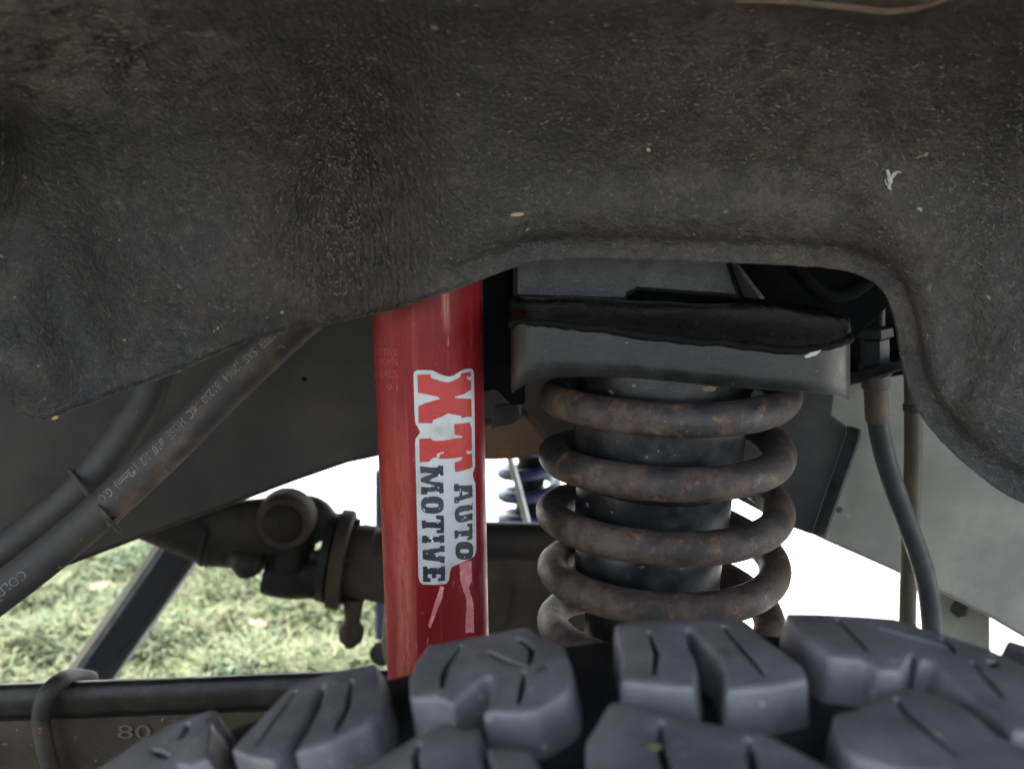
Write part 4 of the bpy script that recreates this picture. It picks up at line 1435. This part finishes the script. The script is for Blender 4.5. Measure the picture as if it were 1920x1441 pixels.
def smooth_loop(l, keep=0.22):
    """cut the corners of an outline so that they read as moulded"""
    out = []
    n = len(l)
    for i in range(n):
        p, a, b = l[i], l[i - 1], l[(i + 1) % n]
        da, db_ = (a - p), (b - p)
        k1 = min(0.35, 0.0014 / max(da.length, 1e-6))
        k2 = min(0.35, 0.0014 / max(db_.length, 1e-6))
        out += [p + da * k1, p + (da * k1 + db_ * k2) * 0.30, p + db_ * k2]
    return out


def sipe(poly, wid):
    """narrow slot outline from a centre line"""
    P = [tyre_sw(*q) for q in poly]
    h = wid / 2
    L, Rr = [], []
    for i, p in enumerate(P):
        a, b = P[max(i - 1, 0)], P[min(i + 1, len(P) - 1)]
        t = (b - a).normalized()
        nn = Vector((-t.y, t.x, 0))
        f = 0.45 if i in (0, len(P) - 1) else 1.0
        L.append(p + nn * h * f)
        Rr.append(p - nn * h * f)
    return L + Rr[::-1]


def make_block_mesh(outer, holes=(), smooth_it=True):
    """outer, holes: loops in (s, w); returns verts, faces of one lug standing on the carcass"""
    if area(outer) < 0:
        outer = outer[::-1]
    if smooth_it:
        outer = smooth_loop(outer)
    hs = []
    for h in holes:
        if area(h) > 0:
            h = h[::-1]
        hs.append(h)
    rings = [(0.0014, 0.0), (0.0007, -0.0002), (0.0002, -0.0008), (0.0, -0.0018), (-0.0016, -LUG - 0.001)]
    hr = [(0.00045, 0.0), (0.0001, -0.0004), (0.0, -0.0010), (0.0, -0.0015), (0.0, -0.0095)]
    V, F = [], []
    top_loops, idx = [], []
    for li, lp_ in enumerate([outer] + hs):
        rg = rings if li == 0 else hr
        st = len(V)
        n = len(lp_)
        for (d, h) in rg:
            for p in inset(lp_, d):
                V.append(sw_world(p.x, p.y, h))
        for r_ in range(len(rg) - 1):
            for k in range(n):
                F.append((st + r_ * n + k, st + r_ * n + (k + 1) % n, st + (r_ + 1) * n + (k + 1) % n, st + (r_ + 1) * n + k))
        top_loops.append(inset(lp_, rg[0][0]))
        idx += list(range(st, st + n))
        if li > 0:                                # floor of the sipe
            F.append(tuple(st + (len(rg) - 1) * n + k for k in range(n)))
    bm = bmesh.new()
    q_ = 0
    es = []
    vs = []
    for l_ in top_loops:
        lv = [bm.verts.new((p.x * 1000, p.y * 1000, 0)) for p in l_]
        es += [bm.edges.new((lv[k], lv[(k + 1) % len(lv)])) for k in range(len(lv))]
        vs += lv
    bm.verts.index_update()
    bmesh.ops.triangle_fill(bm, use_beauty=True, use_dissolve=False, edges=es, normal=(0, 0, 1))
    if len(bm.faces) == 0:
        print('FILL FAILED')
    for f in bm.faces:
        F.append(tuple(idx[v.index] for v in f.verts))
    bm.free()
    return V, F


def block(outl, sipes=(), wid=0.0017, pocket=()):
    o = [tyre_sw(*q) for q in outl]
    hs = [sipe(s_, wid if len(s_) and not isinstance(s_[-1], float) else wid) for s_ in sipes]
    hs += [[tyre_sw(*q) for q in p_] for p_ in pocket]
    V, F = make_block_mesh(o, hs)
    return mesh('tread_block', V, F, M['rubber'], wheel, 48)


# shoulder row, left to right in the photograph
block([(404, 1323), (322, 1350), (255, 1388), (185, 1435), (120, 1490), (200, 1500), (300, 1480), (330, 1432), (352, 1436), (392, 1420), (394, 1385), (399, 1362), (390, 1342)],
      [[(350, 1352), (346, 1370), (337, 1384)], [(282, 1404), (300, 1412), (316, 1418)]], 0.0022)
block([(706, 1237), (612, 1259), (545, 1281), (482, 1350), (430, 1405), (462, 1420), (512, 1428), (545, 1385), (580, 1330), (600, 1284), (607, 1284), (598, 1325), (575, 1370), (548, 1412), (615, 1392), (694, 1352), (712, 1325), (714, 1285)],
      [[(553, 1294), (512, 1352), (480, 1396)], [(659, 1274), (650, 1325), (640, 1345), (629, 1370)]])
block([(800, 1205), (870, 1192), (992, 1170), (1004, 1182), (1057, 1207), (1072, 1242), (1071, 1285), (1060, 1300), (1010, 1330), (977, 1336), (925, 1333), (902, 1337), (915, 1318), (922, 1285), (925, 1268), (911, 1264), (845, 1318), (822, 1306), (767, 1308), (765, 1267), (777, 1240)],
      [[(864, 1207), (840, 1240), (831, 1262), (829, 1288)], [(913, 1220), (948, 1238), (984, 1248)], [(970, 1193), (998, 1216), (991, 1244)], [(983, 1256), (977, 1290), (972, 1318)]], 0.0018,
      [[(1000, 1245), (1024, 1244), (1026, 1254), (1004, 1256)]])
block([(1150, 1167), (1200, 1158), (1290, 1154), (1390, 1158), (1450, 1205), (1505, 1245), (1517, 1272), (1450, 1286), (1362, 1294), (1358, 1250), (1345, 1228), (1310, 1195), (1294, 1174), (1284, 1178), (1288, 1203), (1304, 1232), (1309, 1252), (1303, 1288), (1222, 1283), (1162, 1276), (1166, 1232), (1158, 1200)],
      [[(1217, 1182), (1231, 1222), (1225, 1264)], [(1355, 1172), (1410, 1235), (1434, 1266)]])
block([(1470, 1144), (1540, 1145), (1615, 1149), (1680, 1154), (1767, 1185), (1860, 1215), (1930, 1250), (2000, 1310), (2010, 1370), (1900, 1372), (1872, 1345), (1840, 1322), (1812, 1300), (1787, 1280), (1762, 1250), (1745, 1238), (1724, 1238), (1714, 1222), (1690, 1258), (1650, 1256), (1625, 1238), (1555, 1231), (1520, 1207), (1497, 1180)],
      [[(1571, 1157), (1605, 1194), (1628, 1219)], [(1652, 1177), (1712, 1195), (1775, 1214)], [(1768, 1194), (1782, 1207), (1790, 1222)], [(1824, 1240), (1858, 1278), (1884, 1310)]], 0.0018,
      [[(1852, 1238), (1868, 1238), (1872, 1248), (1860, 1250)]])
block([(1885, 1193), (1990, 1225), (2120, 1290), (2200, 1380), (2120, 1400), (2050, 1330), (1960, 1262)])
# second row
block([(680, 1437), (775, 1380), (815, 1354), (848, 1350), (868, 1368), (900, 1357), (897, 1400), (908, 1440), (930, 1510), (850, 1570), (700, 1560), (630, 1490)], [[(786, 1392), (778, 1415), (783, 1450), (800, 1500)]])
block([(910, 1398), (995, 1402), (1020, 1445), (1040, 1510), (970, 1540), (930, 1470)])
block([(1140, 1315), (1170, 1311), (1212, 1323), (1300, 1345), (1345, 1354), (1385, 1362), (1430, 1368), (1500, 1405), (1580, 1450), (1610, 1510), (1480, 1580), (1250, 1580), (1120, 1510), (1098, 1430), (1097, 1385), (1120, 1352)],
      [[(1240, 1352), (1237, 1390), (1250, 1440), (1262, 1480)], [(1402, 1384), (1408, 1410), (1414, 1450), (1420, 1480)]], 0.0022)
block([(1560, 1335), (1615, 1322), (1655, 1298), (1710, 1284), (1802, 1320), (1838, 1344), (1868, 1374), (1950, 1410), (2020, 1460), (1960, 1560), (1830, 1570), (1800, 1480), (1770, 1448), (1690, 1440), (1602, 1420), (1576, 1395), (1566, 1360)],
      [[(1682, 1308), (1700, 1335), (1742, 1370), (1796, 1415)]], 0.0022)
# the rest of the tread, out of the frame: two moulds repeated round the tyre
def sector(s0, w0, w1, flip):
    k = 1
    L = [Vector((s0 + dx, w0 + (w1 - w0) * t, 0)) for dx, t in ((-0.022, 0), (0.020, 0.06), (0.026, 0.45), (0.018, 1.0), (-0.020, 0.96), (-0.027, 0.5))]
    return L


def proto(w0, w1):
    V, F = make_block_mesh(sector(0.0, w0, w1, 1), [])
    return mesh('tread_block', V, F, M['rubber'], wheel, 48)


pr = [proto(0.232, 0.289), proto(0.168, 0.226), proto(0.100, 0.160), proto(0.040, 0.094)]
NP = 44
for ri, p_ in enumerate(pr):
    me_ = p_.data
    first = True
    for k in range(NP):
        a_ = math.tau * (k + 0.5 * (ri % 2)) / NP
        aa = (a_ + math.pi) % math.tau - math.pi
        s_ = aa * TR
        if ri == 0 and -0.34 < s_ < 0.245:
            continue
        if ri == 1 and -0.24 < s_ < 0.205:
            continue
        if first:
            o = p_
            first = False
        else:
            o = p_.copy()
            C.objects.link(o)
            o.parent = wheel
        o.rotation_euler = (0, a_, 0)
# carcass and rim by lathe about the wheel axis
cr = TR - LUG
pf = [(TY0 + 0.03, 0.215), (TY0 + 0.005, 0.25), (TY0 - 0.012, 0.31), (TY0 - 0.008, 0.37), (TY0 + 0.006, cr - 0.012), (TY0 + 0.02, cr - 0.002), (TYM, cr + 0.001), (TY1 - 0.036, cr + 0.0005), (TY1 - 0.022, cr + 0.001), (TY1 - 0.006, cr + 0.0005), (TY1 + 0.003, cr - 0.006), (TY1 + 0.012, 0.37), (TY1 + 0.014, 0.31), (TY1 - 0.004, 0.25), (TY1 - 0.03, 0.215)]
V, F = [], []
NS = 160
for (y_, r_) in pf:
    for k in range(NS):
        a_ = math.tau * k / NS
        V.append(Vector((TX + math.sin(a_) * r_, y_, TZ + math.cos(a_) * r_)))
for i in range(len(pf) - 1):
    for k in range(NS):
        F.append((i * NS + k, i * NS + (k + 1) % NS, (i + 1) * NS + (k + 1) % NS, (i + 1) * NS + k))
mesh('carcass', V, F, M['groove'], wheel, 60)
lathe('rim', (TX, TY0 + 0.03, TZ), (TX, TY1 - 0.03, TZ), [(0, 0.14), (0.0, 0.214), (0.01, 0.222), (0.02, 0.20), (0.17, 0.20), (0.186, 0.222), (0.196, 0.214), (0.196, 0.10)], M['rim'], wheel, 64)
# scrap of green leaf on a lug
o = plate('leaf_scrap', [Vector((math.cos(k) * 0.0016, math.sin(k) * 0.0012, 0)) for k in (0, 1.1, 2.2, 3.3, 4.4, 5.4)], (0, 0, 0.0006), simple('green leaf', (0.10, 0.11, 0.055), 0.7), None, 0)
sp = tyre_sw(1228, 1402)
o.location = sw_world(sp.x, sp.y, 0.0004)
tag(o, 'tiny green leaf scrap lying on the front middle tread block', 'debris')
